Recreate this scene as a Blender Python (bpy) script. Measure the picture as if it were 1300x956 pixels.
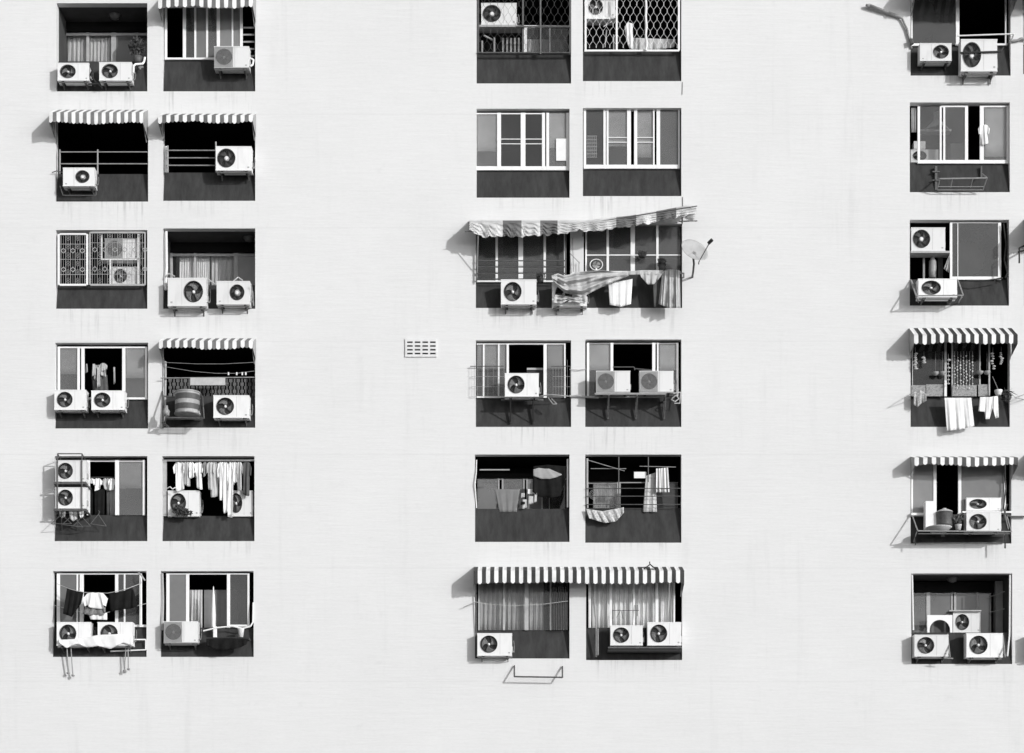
import bpy, math, random
from mathutils import Vector
random.seed(7)
# ------------------------------------------------------------ camera, sky, sun, exposure
for o in list(bpy.data.objects): bpy.data.objects.remove(o)
S = bpy.context.scene
COL = S.collection
W_PX, H_PX, U, DIST, EYE_X, EYE_Y, EYE_Z = 1300, 956, 0.02, 48.0, 660, 1164, 1.6
cam = bpy.data.cameras.new('camera'); co = bpy.data.objects.new('camera', cam); COL.objects.link(co)
co.location = ((EYE_X-650)*U, -DIST, EYE_Z); co.rotation_euler = (math.radians(90), 0, 0)
cam.sensor_width = 36; cam.lens = 36*DIST/(W_PX*U)
cam.shift_x = (650-EYE_X)/W_PX; cam.shift_y = (EYE_Y-478)/W_PX
cam.clip_start = 0.5; cam.clip_end = 1000
S.camera = co
sun_to = Vector((-0.95, 1.0, -0.40)).normalized()
sun = bpy.data.lights.new('sun', 'SUN'); sun.energy = 2.55; sun.angle = math.radians(0.5); sun.color = (1, 1, 1)
so = bpy.data.objects.new('sun', sun); COL.objects.link(so); so.rotation_euler = sun_to.to_track_quat('-Z', 'Y').to_euler()
so.location = (20, -20, 20)
w = bpy.data.worlds.new('World'); S.world = w; w.use_nodes = True
nt = w.node_tree; nt.nodes.clear()
sky = nt.nodes.new('ShaderNodeTexSky'); sky.sky_type = 'NISHITA'; sky.sun_disc = False
sky.sun_elevation = math.asin(-sun_to.z); sky.sun_rotation = math.atan2(-sun_to.x, -sun_to.y)
hs = nt.nodes.new('ShaderNodeHueSaturation'); hs.inputs['Saturation'].default_value = 0
bg = nt.nodes.new('ShaderNodeBackground'); bg.inputs[1].default_value = 0.135
wo = nt.nodes.new('ShaderNodeOutputWorld')
nt.links.new(sky.outputs[0], hs.inputs['Color']); nt.links.new(hs.outputs[0], bg.inputs[0]); nt.links.new(bg.outputs[0], wo.inputs[0])
S.view_settings.view_transform = 'Standard'; S.view_settings.look = 'None'; S.view_settings.gamma = 1
S.view_settings.use_curve_mapping = False
S.view_settings.exposure = 0.0
S.render.engine = 'CYCLES'; S.cycles.max_bounces = 6; S.cycles.transparent_max_bounces = 12

# ------------------------------------------------------------ helpers
CX = (EYE_X-650)*U
def wx(px): return (px-650)*U
def wz(py): return EYE_Z+(EYE_Y-py)*U
def P(px, py, d=0.0):
    """point d metres in front of the facade (negative = inside the building)"""
    s = 1-d/DIST
    return Vector((CX+(wx(px)-CX)*s, -d, EYE_Z+(wz(py)-EYE_Z)*s))

MATS = {}
def mat(v, rough=.6, noise=0.0, scale=3.0, metal=0.0, bump=0.0, name=None, stretch=None, spec=.4):
    k = (v, rough, noise, scale, metal, bump, stretch, spec)
    if k in MATS: return MATS[k]
    m = bpy.data.materials.new(name or 'grey_%03d' % int(v*100)); m.use_nodes = True
    t = m.node_tree; b = t.nodes['Principled BSDF']
    b.inputs['Roughness'].default_value = rough; b.inputs['Metallic'].default_value = metal
    b.inputs['Specular IOR Level'].default_value = spec
    b.inputs['Base Color'].default_value = (v, v, v, 1)
    if noise or bump:
        tc = t.nodes.new('ShaderNodeTexCoord'); mp = t.nodes.new('ShaderNodeMapping')
        if stretch: mp.inputs['Scale'].default_value = stretch
        n = t.nodes.new('ShaderNodeTexNoise'); n.inputs['Scale'].default_value = scale; n.inputs['Detail'].default_value = 6
        n.inputs['Roughness'].default_value = .65
        t.links.new(tc.outputs['Object'], mp.inputs[0]); t.links.new(mp.outputs[0], n.inputs['Vector'])
        if noise:
            r = t.nodes.new('ShaderNodeMapRange'); r.inputs[1].default_value = .3; r.inputs[2].default_value = .7
            r.inputs[3].default_value = v*(1-noise); r.inputs[4].default_value = min(1, v*(1+noise))
            t.links.new(n.outputs['Fac'], r.inputs[0]); t.links.new(r.outputs[0], b.inputs['Base Color'])
        if bump:
            bp = t.nodes.new('ShaderNodeBump'); bp.inputs['Strength'].default_value = bump; bp.inputs['Distance'].default_value = .02
            t.links.new(n.outputs['Fac'], bp.inputs['Height']); t.links.new(bp.outputs[0], b.inputs['Normal'])
    MATS[k] = m; return m

def glass(v, alpha, rough=.08):
    """dusty or tinted pane: v = body grey, alpha = how much of it covers what is behind"""
    k = ('glass', v, alpha, rough)
    if k in MATS: return MATS[k]
    m = bpy.data.materials.new('window_glass'); m.use_nodes = True; t = m.node_tree
    b = t.nodes['Principled BSDF']; b.inputs['Base Color'].default_value = (v, v, v, 1); b.inputs['Roughness'].default_value = rough
    b.inputs['Specular IOR Level'].default_value = .5
    tc = t.nodes.new('ShaderNodeTexCoord'); n = t.nodes.new('ShaderNodeTexNoise'); n.inputs['Scale'].default_value = 1.3; n.inputs['Detail'].default_value = 4
    r = t.nodes.new('ShaderNodeMapRange'); r.inputs[1].default_value = .3; r.inputs[2].default_value = .7
    r.inputs[3].default_value = alpha*.8; r.inputs[4].default_value = min(1, alpha*1.15)
    t.links.new(tc.outputs['Object'], n.inputs['Vector']); t.links.new(n.outputs['Fac'], r.inputs[0])
    tr = t.nodes.new('ShaderNodeBsdfTransparent'); tr.inputs[0].default_value = (.97, .97, .97, 1)
    mx = t.nodes.new('ShaderNodeMixShader'); o = t.nodes['Material Output']
    t.links.new(r.outputs[0], mx.inputs[0]); t.links.new(tr.outputs[0], mx.inputs[1]); t.links.new(b.outputs[0], mx.inputs[2])
    gl = t.nodes.new('ShaderNodeBsdfGlossy'); gl.inputs['Roughness'].default_value = .03
    lw = t.nodes.new('ShaderNodeLayerWeight'); lw.inputs[0].default_value = .5
    pw = t.nodes.new('ShaderNodeMath'); pw.operation = 'POWER'; t.links.new(lw.outputs['Facing'], pw.inputs[0]); pw.inputs[1].default_value = 4
    fr = t.nodes.new('ShaderNodeMath'); fr.operation = 'MULTIPLY_ADD'; t.links.new(pw.outputs[0], fr.inputs[0]); fr.inputs[1].default_value = .5; fr.inputs[2].default_value = .035
    m2 = t.nodes.new('ShaderNodeMixShader')
    t.links.new(fr.outputs[0], m2.inputs[0]); t.links.new(mx.outputs[0], m2.inputs[1]); t.links.new(gl.outputs[0], m2.inputs[2])
    t.links.new(m2.outputs[0], o.inputs[0])
    MATS[k] = m; return m

WORLD = {}
class MB:
    def __init__(s): s.v = []; s.f = []; s.m = []
    def quad(s, a, b, c, d, mi=0):
        n = len(s.v); s.v += [Vector(a), Vector(b), Vector(c), Vector(d)]; s.f.append((n, n+1, n+2, n+3)); s.m.append(mi)
    def tri(s, a, b, c, mi=0):
        n = len(s.v); s.v += [Vector(a), Vector(b), Vector(c)]; s.f.append((n, n+1, n+2)); s.m.append(mi)
    def box(s, x0, x1, y0, y1, z0, z1, mi=0):
        x0, x1 = sorted((x0, x1)); y0, y1 = sorted((y0, y1)); z0, z1 = sorted((z0, z1))
        n = len(s.v)
        s.v += [Vector(p) for p in ((x0,y0,z0),(x1,y0,z0),(x1,y1,z0),(x0,y1,z0),(x0,y0,z1),(x1,y0,z1),(x1,y1,z1),(x0,y1,z1))]
        for q in ((0,3,2,1),(4,5,6,7),(0,1,5,4),(1,2,6,5),(2,3,7,6),(3,0,4,7)): s.f.append(tuple(n+i for i in q)); s.m.append(mi)
        return s
    def pbox(s, xa, xb, ya, yb, d, t=.05, mi=0):
        """box from apparent pixel edges, front face at depth d, thickness t"""
        a = P(xa, ya, d); b = P(xb, yb, d); return s.box(a.x, b.x, -d, -d+t, b.z, a.z, mi)
    def bar(s, p, q, r, n=8, mi=0, r2=None):
        p = Vector(p); q = Vector(q); ax = (q-p)
        if ax.length < 1e-6: return s
        ax.normalize(); u = ax.orthogonal().normalized(); w_ = ax.cross(u); k = len(s.v); r2 = r if r2 is None else r2
        for c, rr in ((p, r), (q, r2)):
            for i in range(n):
                a = 2*math.pi*i/n; s.v.append(c+u*math.cos(a)*rr+w_*math.sin(a)*rr)
        for i in range(n):
            j = (i+1) % n; s.f.append((k+i, k+j, k+n+j, k+n+i)); s.m.append(mi)
        s.f.append(tuple(k+i for i in range(n))[::-1]); s.m.append(mi); s.f.append(tuple(k+n+i for i in range(n))); s.m.append(mi)
        return s
    def path(s, pts, r, n=6, mi=0):
        for a, b in zip(pts[:-1], pts[1:]):
            s.bar(a, b, r, n, mi)
        return s
    def lathe(s, c, prof, n=20, ax='z', mi=0, sx=1, sy=1):
        c = Vector(c); k = len(s.v)
        for (r, h) in prof:
            for i in range(n):
                a = 2*math.pi*i/n; x, y = r*math.cos(a)*sx, r*math.sin(a)*sy
                s.v.append(c+(Vector((x, y, h)) if ax == 'z' else Vector((x, h, y))))
        for j in range(len(prof)-1):
            for i in range(n):
                i2 = (i+1) % n; s.f.append((k+j*n+i, k+j*n+i2, k+(j+1)*n+i2, k+(j+1)*n+i)); s.m.append(mi)
        return s
    def grid(s, fn, nx, ny, mi=0, mf=None):
        k = len(s.v)
        for j in range(ny+1):
            for i in range(nx+1): s.v.append(Vector(fn(i/nx, j/ny)))
        for j in range(ny):
            for i in range(nx):
                a = k+j*(nx+1)+i; s.f.append((a, a+1, a+nx+2, a+nx+1)); s.m.append(mf((i+.5)/nx, (j+.5)/ny) if mf else mi)
        return s
    def build(s, name, mats, parent=None, smooth=False, bevel=0, solid=0, origin=None):
        if not isinstance(mats, (list, tuple)): mats = [mats]
        if origin is None:
            origin = WORLD[parent] if parent else Vector((sum((v.x for v in s.v), 0)/len(s.v), sum((v.y for v in s.v), 0)/len(s.v), min(v.z for v in s.v)))
        origin = Vector(origin)
        me = bpy.data.meshes.new(name); me.from_pydata([tuple(v-origin) for v in s.v], [], s.f)
        for m in mats: me.materials.append(m)
        for i, p in enumerate(me.polygons): p.material_index = s.m[i]; p.use_smooth = smooth
        me.update()
        o = bpy.data.objects.new(name, me); COL.objects.link(o)
        if parent: o.parent = parent; o.location = origin-WORLD[parent]
        else: o.location = origin
        WORLD[o] = origin
        if solid:
            md = o.modifiers.new('thickness', 'SOLIDIFY'); md.thickness = solid; md.offset = 0
        if bevel:
            md = o.modifiers.new('bevel', 'BEVEL'); md.width = bevel; md.segments = 2; md.limit_method = 'ANGLE'
        return o
def tag(o, label, cat, group=None, kind=None):
    o['label'] = label
    if kind: o['kind'] = kind
    else: o['category'] = cat
    if group: o['group'] = group
    return o
def empty(name, loc, label=None, cat=None, group=None):
    o = bpy.data.objects.new(name, None); COL.objects.link(o); o.location = loc; o.empty_display_size = .1
    WORLD[o] = Vector(loc)
    if label: tag(o, label, cat, group)
    return o
def copy_tree(o, parent=None):
    c = o.copy(); COL.objects.link(c); c.parent = parent
    if parent: c.matrix_parent_inverse = o.matrix_parent_inverse.copy()
    for ch in [x for x in list(bpy.data.objects) if x.parent == o]: copy_tree(ch, c)
    return c
ROW = ['top', 'second', 'third', 'fourth', 'fifth', 'bottom']
CN = dict(A='leftmost', B='second', C='third', D='fourth', E='fifth', F='cut-off right')
def at(cell): return '%s column, %s row' % (CN[cell[0]], ROW[int(cell[1])])

# ------------------------------------------------------------ palette
WHITE = mat(.86, .45, .06, 4, name='white_paint'); FRAME = mat(.86, .4, .05, 6, name='white_window_frame')
DULL = mat(.42, .5, .15, 8, name='aged_aluminium'); STEEL = mat(.10, .55, .3, 14, name='rusty_dark_steel')
BLACK = mat(.025, .7, .2, 8, name='black_paint'); GSTEEL = mat(.3, .45, .2, 12, name='galvanised_steel')
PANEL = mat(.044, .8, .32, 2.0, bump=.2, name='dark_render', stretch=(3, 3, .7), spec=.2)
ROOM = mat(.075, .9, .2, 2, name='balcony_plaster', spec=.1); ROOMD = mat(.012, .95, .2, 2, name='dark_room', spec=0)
CONC = mat(.3, .85, .15, 1.5, name='concrete')
CLW = mat(.84, .9, .08, 5, name='white_cloth', spec=.1); CLG = mat(.32, .9, .12, 5, name='grey_cloth', spec=.1)
CLB = mat(.015, .9, .3, 5, name='black_cloth', spec=.05); CLM = mat(.5, .9, .15, 5, name='pale_cloth', spec=.1)
CLD = mat(.1, .9, .2, 5, name='charcoal_cloth', spec=.05)
CURT = mat(.55, .9, .1, 6, name='curtain_cloth', spec=.1); CURTL = mat(.8, .9, .08, 6, name='light_curtain', spec=.1)
LEAF = mat(.05, .6, .3, 20, name='leaf'); RUB = mat(.04, .6, .2, 8, name='black_rubber')

def wall_mat():
    m = bpy.data.materials.new('painted_concrete_wall'); m.use_nodes = True; t = m.node_tree; L = t.links
    b = t.nodes['Principled BSDF']; b.inputs['Roughness'].default_value = .85; b.inputs['Specular IOR Level'].default_value = .2
    g = t.nodes.new('ShaderNodeNewGeometry')
    def noise(scale, st, det=5):
        mp = t.nodes.new('ShaderNodeMapping'); mp.inputs['Scale'].default_value = st
        n = t.nodes.new('ShaderNodeTexNoise'); n.inputs['Scale'].default_value = scale; n.inputs['Detail'].default_value = det; n.inputs['Roughness'].default_value = .6
        L.new(g.outputs['Position'], mp.inputs[0]); L.new(mp.outputs[0], n.inputs['Vector']); return n.outputs['Fac']
    def rng(src, a, b_, c, d):
        r = t.nodes.new('ShaderNodeMapRange'); [r.inputs[i+1].__setattr__('default_value', x) for i, x in enumerate((a, b_, c, d))]
        L.new(src, r.inputs[0]); return r.outputs[0]
    def mul(a, c):
        x = t.nodes.new('ShaderNodeMath'); x.operation = 'MULTIPLY'; L.new(a, x.inputs[0]); L.new(c, x.inputs[1]); return x.outputs[0]
    hstreak = noise(1.0, (1.2, 1.2, 14)); blot = noise(.35, (1, 1, 1)); vst = noise(1.0, (3.2, 3.2, .22)); fine = noise(9, (1, 1, 3), 3)
    a = rng(hstreak, .3, .7, .972, 1.012); c = rng(blot, .3, .7, .965, 1.015)
    # rain streaks: only where a broad mask allows
    vm = mul(rng(vst, .52, .78, 0, 1), rng(noise(.5, (1.3, 1, .5)), .48, .62, 0, 1)); v = rng(vm, 0, 1, 1, .9)
    e = mul(mul(mul(a, c), v), rng(fine, .3, .7, .975, 1.015))
    sp = t.nodes.new('ShaderNodeSeparateXYZ'); L.new(g.outputs['Position'], sp.inputs[0])
    ms = t.nodes.new('ShaderNodeMath'); ms.operation = 'MULTIPLY_ADD'; L.new(sp.outputs[2], ms.inputs[0]); ms.inputs[1].default_value = 1/2.88; ms.inputs[2].default_value = -wz(434)/2.88+50.0
    fr = t.nodes.new('ShaderNodeMath'); fr.operation = 'FRACT'; L.new(ms.outputs[0], fr.inputs[0])
    j = rng(fr.outputs[0], 0, .02, .955, 1.0)
    e = mul(e, j)
    # drip stains hanging under the window recesses
    xm = None; rr = random.Random(5)
    for k_, o_ in OP.items():
        ln = rr.uniform(.45, 1.0); hw = (o_[2]-o_[0])*U/2
        def vm_(op, a, b_):
            q = t.nodes.new('ShaderNodeVectorMath'); q.operation = op; L.new(a, q.inputs[0])
            if b_: q.inputs[1].default_value = b_
            return q
        q = vm_('SUBTRACT', g.outputs['Position'], ((wx(o_[0])+wx(o_[2]))/2, 0, wz(o_[3]))); q = vm_('ABSOLUTE', q.outputs[0], None)
        q = vm_('MULTIPLY_ADD', q.outputs[0], (-8, 0, -1/ln)); q.inputs[2].default_value = (hw*8, 0, 1)
        xs_ = t.nodes.new('ShaderNodeSeparateXYZ'); L.new(q.outputs[0], xs_.inputs[0])
        m_ = mul(rng(xs_.outputs[0], 0, 1, 0, 1), rng(xs_.outputs[2], 0, 1, 0, rr.uniform(.5, 1.1)))
        if xm is None: xm = m_
        else:
            ad = t.nodes.new('ShaderNodeMath'); ad.operation = 'ADD'; L.new(xm, ad.inputs[0]); L.new(m_, ad.inputs[1]); xm = ad.outputs[0]
    drip = mul(mul(rng(noise(1.0, (9, 9, .5), 4), .5, .72, 0, 1), rng(noise(.8, (1.2, 1, .8), 3), .45, .6, .15, 1)), xm)
    e = mul(e, rng(drip, 0, 1, 1, .55))
    # hairline cracks and patched areas
    e = mul(e, rng(noise(2.2, (1, 1, 1), 8), .62, .75, 1, .95))
    sc = t.nodes.new('ShaderNodeMath'); sc.operation = 'MULTIPLY'; L.new(e, sc.inputs[0]); sc.inputs[1].default_value = .73
    L.new(sc.outputs[0], b.inputs['Base Color'])
    bp = t.nodes.new('ShaderNodeBump'); bp.inputs['Strength'].default_value = .35; bp.inputs['Distance'].default_value = .02
    L.new(hstreak, bp.inputs['Height']); L.new(bp.outputs[0], b.inputs['Normal'])
    return m

# ------------------------------------------------------------ ground
g = MB(); g.quad((-300, -300, 0), (300, -300, 0), (300, 300, 0), (-300, 300, 0))
tag(g.build('ground', mat(.14, .9, .2, .6, name='concrete_ground'), origin=(0, 0, 0)), 'grey concrete ground in front of the apartment block', None, kind='structure')

# ------------------------------------------------------------ the apartment building
# cell: (left, top, right, bottom, sill) in photograph pixels on the facade plane, room depth, room material
OP = {
 'A0': (72, 4, 187, 116, 78), 'B0': (207, 2, 324, 116, 76), 'A1': (71, 146, 188, 256, 221), 'B1': (207, 148, 324, 255, 219),
 'A2': (71, 292, 187, 392, 363), 'B2': (207, 290, 324, 392, 362), 'A3': (70, 435, 188, 544, 507), 'B3': (206, 437, 324, 543, 503),
 'A4': (69, 579, 187, 687, 654), 'B4': (206, 579, 323, 687, 655), 'A5': (67, 725, 186, 834, 796), 'B5': (204, 725, 322, 834, 797),
 'C0': (605, -8, 725, 106, 69), 'D0': (740, -8, 865, 103, 65), 'C1': (605, 138, 723, 251, 216), 'D1': (740, 137, 865, 249, 214),
 'C2': (604, 284, 724, 391, 358), 'D2': (741, 284, 866, 391, 346), 'C3': (604, 432, 725, 542, 505), 'D3': (743, 431, 865, 542, 503),
 'C4': (603, 577, 723, 688, 646), 'D4': (743, 577, 865, 689, 645), 'C5': (603, 727, 723, 836, 800), 'D5': (744, 727, 866, 838, 797),
 'E0': (1156, -10, 1283, 96, 57), 'E1': (1155, 130, 1282, 244, 207), 'E2': (1155, 279, 1281, 388, 355), 'E3': (1156, 420, 1282, 542, 503),
 'E4': (1156, 582, 1284, 690, 653), 'E5': (1157, 728, 1285, 843, 803),
 'F0': (1299, -11, 1420, 94, 56), 'F1': (1301, 129, 1420, 243, 206), 'F2': (1300, 278, 1420, 388, 355), 'F3': (1301, 420, 1420, 542, 503),
 'F4': (1302, 582, 1421, 691, 653), 'F5': (1303, 729, 1422, 844, 804)}
BALC = {'A0': 1.5, 'B2': 1.5, 'E5': 1.5, 'C4': 1.5, 'D4': 1.6, 'C0': 1.5, 'D0': 1.5, 'A2': 1.3}
WT = .22      # wall thickness
WALL = wall_mat()
bld = empty('apartment_building', (0, 0, 0), 'tall white concrete apartment block facade with paired dark window recesses', 'building')
def facade():
    m = MB(); X0, X1, Z0, Z1 = -17.5, 18.5, 0, 31
    cols = {}
    for k, o in OP.items(): cols.setdefault(k[0], []).append(o)
    strips = []
    xs = sorted({X0, X1} | {wx(v) for o in OP.values() for v in (o[0], o[2])})
    for xa, xb in zip(xs[:-1], xs[1:]):
        if xb-xa < 1e-6: continue
        xm = (xa+xb)/2
        holes = sorted((wz(o[3]), wz(o[1])) for o in OP.values() if wx(o[0]) < xm < wx(o[2]))
        z = Z0
        for a, b in holes+[(Z1, None)]:
            if a > z: m.quad((xa, 0, z), (xb, 0, z), (xb, 0, a), (xa, 0, a))
            if b: z = b
    for o in OP.values():
        xa, xb, zb, zt = wx(o[0]), wx(o[2]), wz(o[3]), wz(o[1])
        m.quad((xa, 0, zb), (xa, WT, zb), (xa, WT, zt), (xa, 0, zt)); m.quad((xb, 0, zb), (xb, 0, zt), (xb, WT, zt), (xb, WT, zb))
        m.quad((xa, 0, zt), (xa, WT, zt), (xb, WT, zt), (xb, 0, zt)); m.quad((xa, 0, zb), (xb, 0, zb), (xb, WT, zb), (xa, WT, zb))
    # sides, back and roof
    m.quad((X0, 0, Z0), (X0, 0, Z1), (X0, 12, Z1), (X0, 12, Z0)); m.quad((X1, 0, Z0), (X1, 12, Z0), (X1, 12, Z1), (X1, 0, Z1))
    m.quad((X0, 12, Z0), (X0, 12, Z1), (X1, 12, Z1), (X1, 12, Z0)); m.quad((X0, 0, Z1), (X1, 0, Z1), (X1, 12, Z1), (X0, 12, Z1))
    m.build('wall', WALL, bld)
facade()
def sill_rec(k): return .17
for k, (l, t_, r, b, s_) in OP.items():
    xa, xb, zt, zb = wx(l), wx(r), wz(t_), wz(b); e = .004
    rec = .17
    zs = P(l, s_, -rec).z          # sill as it appears at its recess
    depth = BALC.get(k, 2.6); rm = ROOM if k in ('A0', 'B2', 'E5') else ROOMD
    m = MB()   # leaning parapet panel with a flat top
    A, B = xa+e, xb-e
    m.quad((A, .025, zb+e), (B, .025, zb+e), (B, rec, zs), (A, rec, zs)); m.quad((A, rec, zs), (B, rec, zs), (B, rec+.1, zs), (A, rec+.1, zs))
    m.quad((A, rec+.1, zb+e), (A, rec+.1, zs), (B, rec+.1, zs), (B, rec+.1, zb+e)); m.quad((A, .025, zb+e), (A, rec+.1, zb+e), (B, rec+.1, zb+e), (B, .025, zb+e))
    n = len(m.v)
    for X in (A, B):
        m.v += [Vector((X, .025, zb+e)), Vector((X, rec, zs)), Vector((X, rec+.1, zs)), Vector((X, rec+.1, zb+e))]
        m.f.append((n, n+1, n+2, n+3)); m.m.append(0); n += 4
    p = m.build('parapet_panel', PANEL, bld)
    m = MB()   # room behind
    y0, y1, fl = WT, depth, zb-.05; C = xa-.0; D = xb+.0
    if k not in BALC: C -= .15; D += .15
    m.quad((C, y1, fl), (D, y1, fl), (D, y1, zt+.002), (C, y1, zt+.002)); m.quad((C, y0, fl), (C, y1, fl), (C, y1, zt+.002), (C, y0, zt+.002))
    m.quad((D, y0, fl), (D, y0, zt+.002), (D, y1, zt+.002), (D, y1, fl)); m.quad((C, y0, zt+.002), (C, y1, zt+.002), (D, y1, zt+.002), (D, y0, zt+.002))
    m.quad((C, y0, fl), (D, y0, fl), (D, y1, fl), (C, y1, fl))
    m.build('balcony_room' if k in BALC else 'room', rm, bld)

def window(cell, d, y0, y1, stiles, panes, rails=(), fm=None, header=None, dark=None):
    """frame (part) with its panes (sub-parts). stiles (xa,xb[,ya,yb]); rails (ya,yb[,xa,xb]); panes (xa,xb,grey,alpha[,ya,yb])"""
    fm = fm or FRAME
    x0 = min([s[0] for s in stiles]+[p_[0] for p_ in panes]); x1 = max([s[1] for s in stiles]+[p_[1] for p_ in panes])
    m = MB()
    if len(rails) < 2: rails = list(rails)+[(y0, y0+1.3)]
    for s in stiles: m.pbox(s[0], s[1], *(s[2:4] if len(s) > 2 else (y0, y1)), d, .05)
    for i, r_ in enumerate(rails): m.pbox(r_[2] if len(r_) > 2 else x0, r_[3] if len(r_) > 2 else x1, r_[0], r_[1], d-.003, .044)
    f = m.build('window', fm, bld, bevel=.004)
    for p_ in panes:
        m = MB(); ya, yb = (p_[4], p_[5]) if len(p_) > 4 else (y0, y1)
        m.pbox(p_[0], p_[1], ya, yb, d-.02, .008); m.build('pane', glass(p_[2], p_[3]), f)
    return f
def part_box(name, xa, xb, ya, yb, d, t, m_):
    return MB().pbox(xa, xb, ya, yb, d, t).build(name, m_, bld)

R = -.10
# column A
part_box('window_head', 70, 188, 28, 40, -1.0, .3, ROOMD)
window('A0', -1.0, 41, 82, [(76, 80), (109.5, 113), (141, 147), (173, 175)], [(80, 110, .2, .04), (113, 141, .2, .04), (147, 173, .16, .75), (175, 188, .05, .6)], [(41, 45)], DULL)
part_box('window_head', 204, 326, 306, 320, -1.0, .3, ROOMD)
window('B2', -1.0, 321, 366, [(214, 219), (246, 249), (297, 302)], [(219, 246, .2, .03), (249, 297, .2, .04), (302, 326, .25, .85)], [(321, 325)], DULL)
window('B0', R, 8, 75, [(209, 212), (232, 236), (246.5, 249), (261.5, 264), (275, 279), (294, 296), (304.5, 308)],
       [(236, 246.5, .07, .8), (249, 261.5, .2, .85), (264, 275, .12, .8), (279, 294, .24, .9), (296, 304.5, .24, .9)], [(73, 75.5, 209, 279)])
window('A3', R, 440, 507, [(73, 76), (98, 101), (103, 107), (155, 159), (184, 187)], [(76, 98, .22, .35), (159, 184, .23, .35)], [(440, 442), (504.5, 507, 103, 187)])
window('A4', R, 584, 654, [(110, 114), (146, 151), (181, 184)], [(151, 181, .22, .35)], [(584, 586)])
part_box('window_lintel_plate', 70, 110, 584, 586, R, .05, DULL)
window('B4', R, 584, 655, [(207, 211.5)], [], [(584, 585.5, 207, 323)], DULL)
window('A5', R, 728, 796, [(72, 76), (97, 99), (101, 106), (146, 150), (157, 159), (177, 180)], [(76, 97, .16, .8), (150, 157, .08, .7), (159, 177, .07, .75)], [(793, 796, 150, 186)])
window('B5', R, 728, 797, [(211, 215), (236, 240), (288, 292), (314, 316.5)], [(215, 236, .2, .8), (292, 314, .08, .55)], [(793, 795.5, 288, 316)])
# column C, D
window('C0', -.9, 34, 69, [(664, 669), (697, 699), (723, 726)], [(669, 697, .1, .25), (699, 722, .16, .4)], [(32, 35)], FRAME)
W1 = [(605, 631, .3, .35), (636, 661, .045, .8), (667, 688, .035, .85), (697, 719, .3, .35)]
window('C1', R, 143, 216, [(631, 636), (661, 667), (688, 692), (693.5, 697), (719, 723)], W1, [(211, 216), (143.5, 145, 605, 688), (176, 177, 636, 688), (182, 183, 636, 688)])
window('D1', R, 138, 214, [(741, 744), (766, 769), (770, 772.5), (796, 801), (805, 809), (829, 831), (833.5, 838), (861, 863)],
       [(744, 766, .13, .35), (772.5, 796, .2, .32), (809, 829, .2, .32), (838, 861, .16, .6)], [(209, 214), (174, 175, 772, 796), (180, 181, 772, 796), (174, 175, 809, 829), (180, 181, 809, 829)])
window('C2', R, 286, 358, [(604, 606), (629, 632), (658, 664), (690, 693), (716, 719)], [(606, 629, .12, .2), (632, 658, .15, .35), (664, 690, .15, .35), (693, 716, .12, .3)], [(356, 358)])
window('D2', R, 286, 346, [(743, 745), (770, 773), (800.5, 806), (833, 836)], [(745, 770, .2, .22), (773, 800.5, .14, .35), (806, 833, .15, .35), (836, 864, .16, .4)], [(323, 324.5), (344, 346)])
window('C3', R, 436, 505, [(613, 615), (632, 634), (643, 646), (690, 694), (716, 718)], [(605, 613, .2, .3), (615, 632, .2, .3), (634, 643, .2, .3), (694, 716, .2, .3)], [(503, 505, 605, 643)])
window('D3', R, 435, 503, [(745, 748), (775, 778.5), (828, 832), (834, 836), (859, 861.5)], [(748, 775, .18, .3), (836, 859, .18, .3)], [(435, 436.5)])
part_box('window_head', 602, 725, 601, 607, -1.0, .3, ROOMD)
window('C4', -1.0, 607, 656, [(632, 634), (637, 639), (664, 666), (668, 670), (687, 689), (697, 698)], [(606, 632, .25, .6), (639, 664, .25, .6), (670, 687, .28, .8), (689, 721, .13, .7)], [(607, 609)], DULL)
window('D4', -1.0, 612, 655, [(745, 747), (783, 788), (819, 822)], [(753, 783, .3, .4), (822, 862, .28, .85)], [(612, 614, 745, 788)], DULL)
window('C5', R, 733, 800, [(607, 609), (638.5, 641), (666, 671), (698, 700)], [(609, 638.5, .1, .15), (641, 666, .1, .15), (671, 698, .1, .15), (700, 721, .03, .6)], [], DULL)
window('D5', R, 733, 797, [(747, 750), (774, 777), (803.5, 806), (832, 836), (855, 857)], [(750, 774, .3, .03), (777, 803.5, .3, .03), (806, 832, .3, .03), (836, 855, .3, .03)], [], FRAME)
# column E, F
window('E0', R, -4, 57, [(1157, 1158.5), (1213.5, 1218), (1276, 1278)], [(1158.5, 1213.5, .065, .95)], [(55, 58, 1157, 1168), (55, 57.5, 1213, 1279)])
window('E1', R, 135, 207, [(1165, 1168), (1193, 1195.5), (1197.5, 1200), (1225, 1229), (1244, 1249), (1278, 1281)],
       [(1168, 1193, .2, .22), (1200, 1225, .17, .35), (1249, 1278, .25, .32)], [(203, 207.5), (134, 136, 1195, 1229), (134, 136, 1244, 1281)])
window('E2', R, 282, 355, [(1206, 1209), (1215.5, 1216.5), (1267, 1271)], [(1209, 1215.5, .07, .9), (1216.5, 1267, .075, .95)], [(351, 355, 1206, 1271)])
window('E3', R, 424, 503, [(1158, 1159), (1199, 1202), (1208, 1210), (1243, 1245), (1255, 1257)], [(1159, 1199, .04, .4), (1210, 1243, .04, .2)], [], DULL)
window('E4', R, 586, 653, [(1157, 1159), (1185, 1189), (1216.5, 1220.5), (1275, 1277)], [(1159, 1185, .25, .92), (1220.5, 1275, .2, .9)], [(650.5, 653, 1216, 1284)])
part_box('window_head', 1155, 1262, 739, 752, -1.0, .3, ROOMD)
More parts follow.
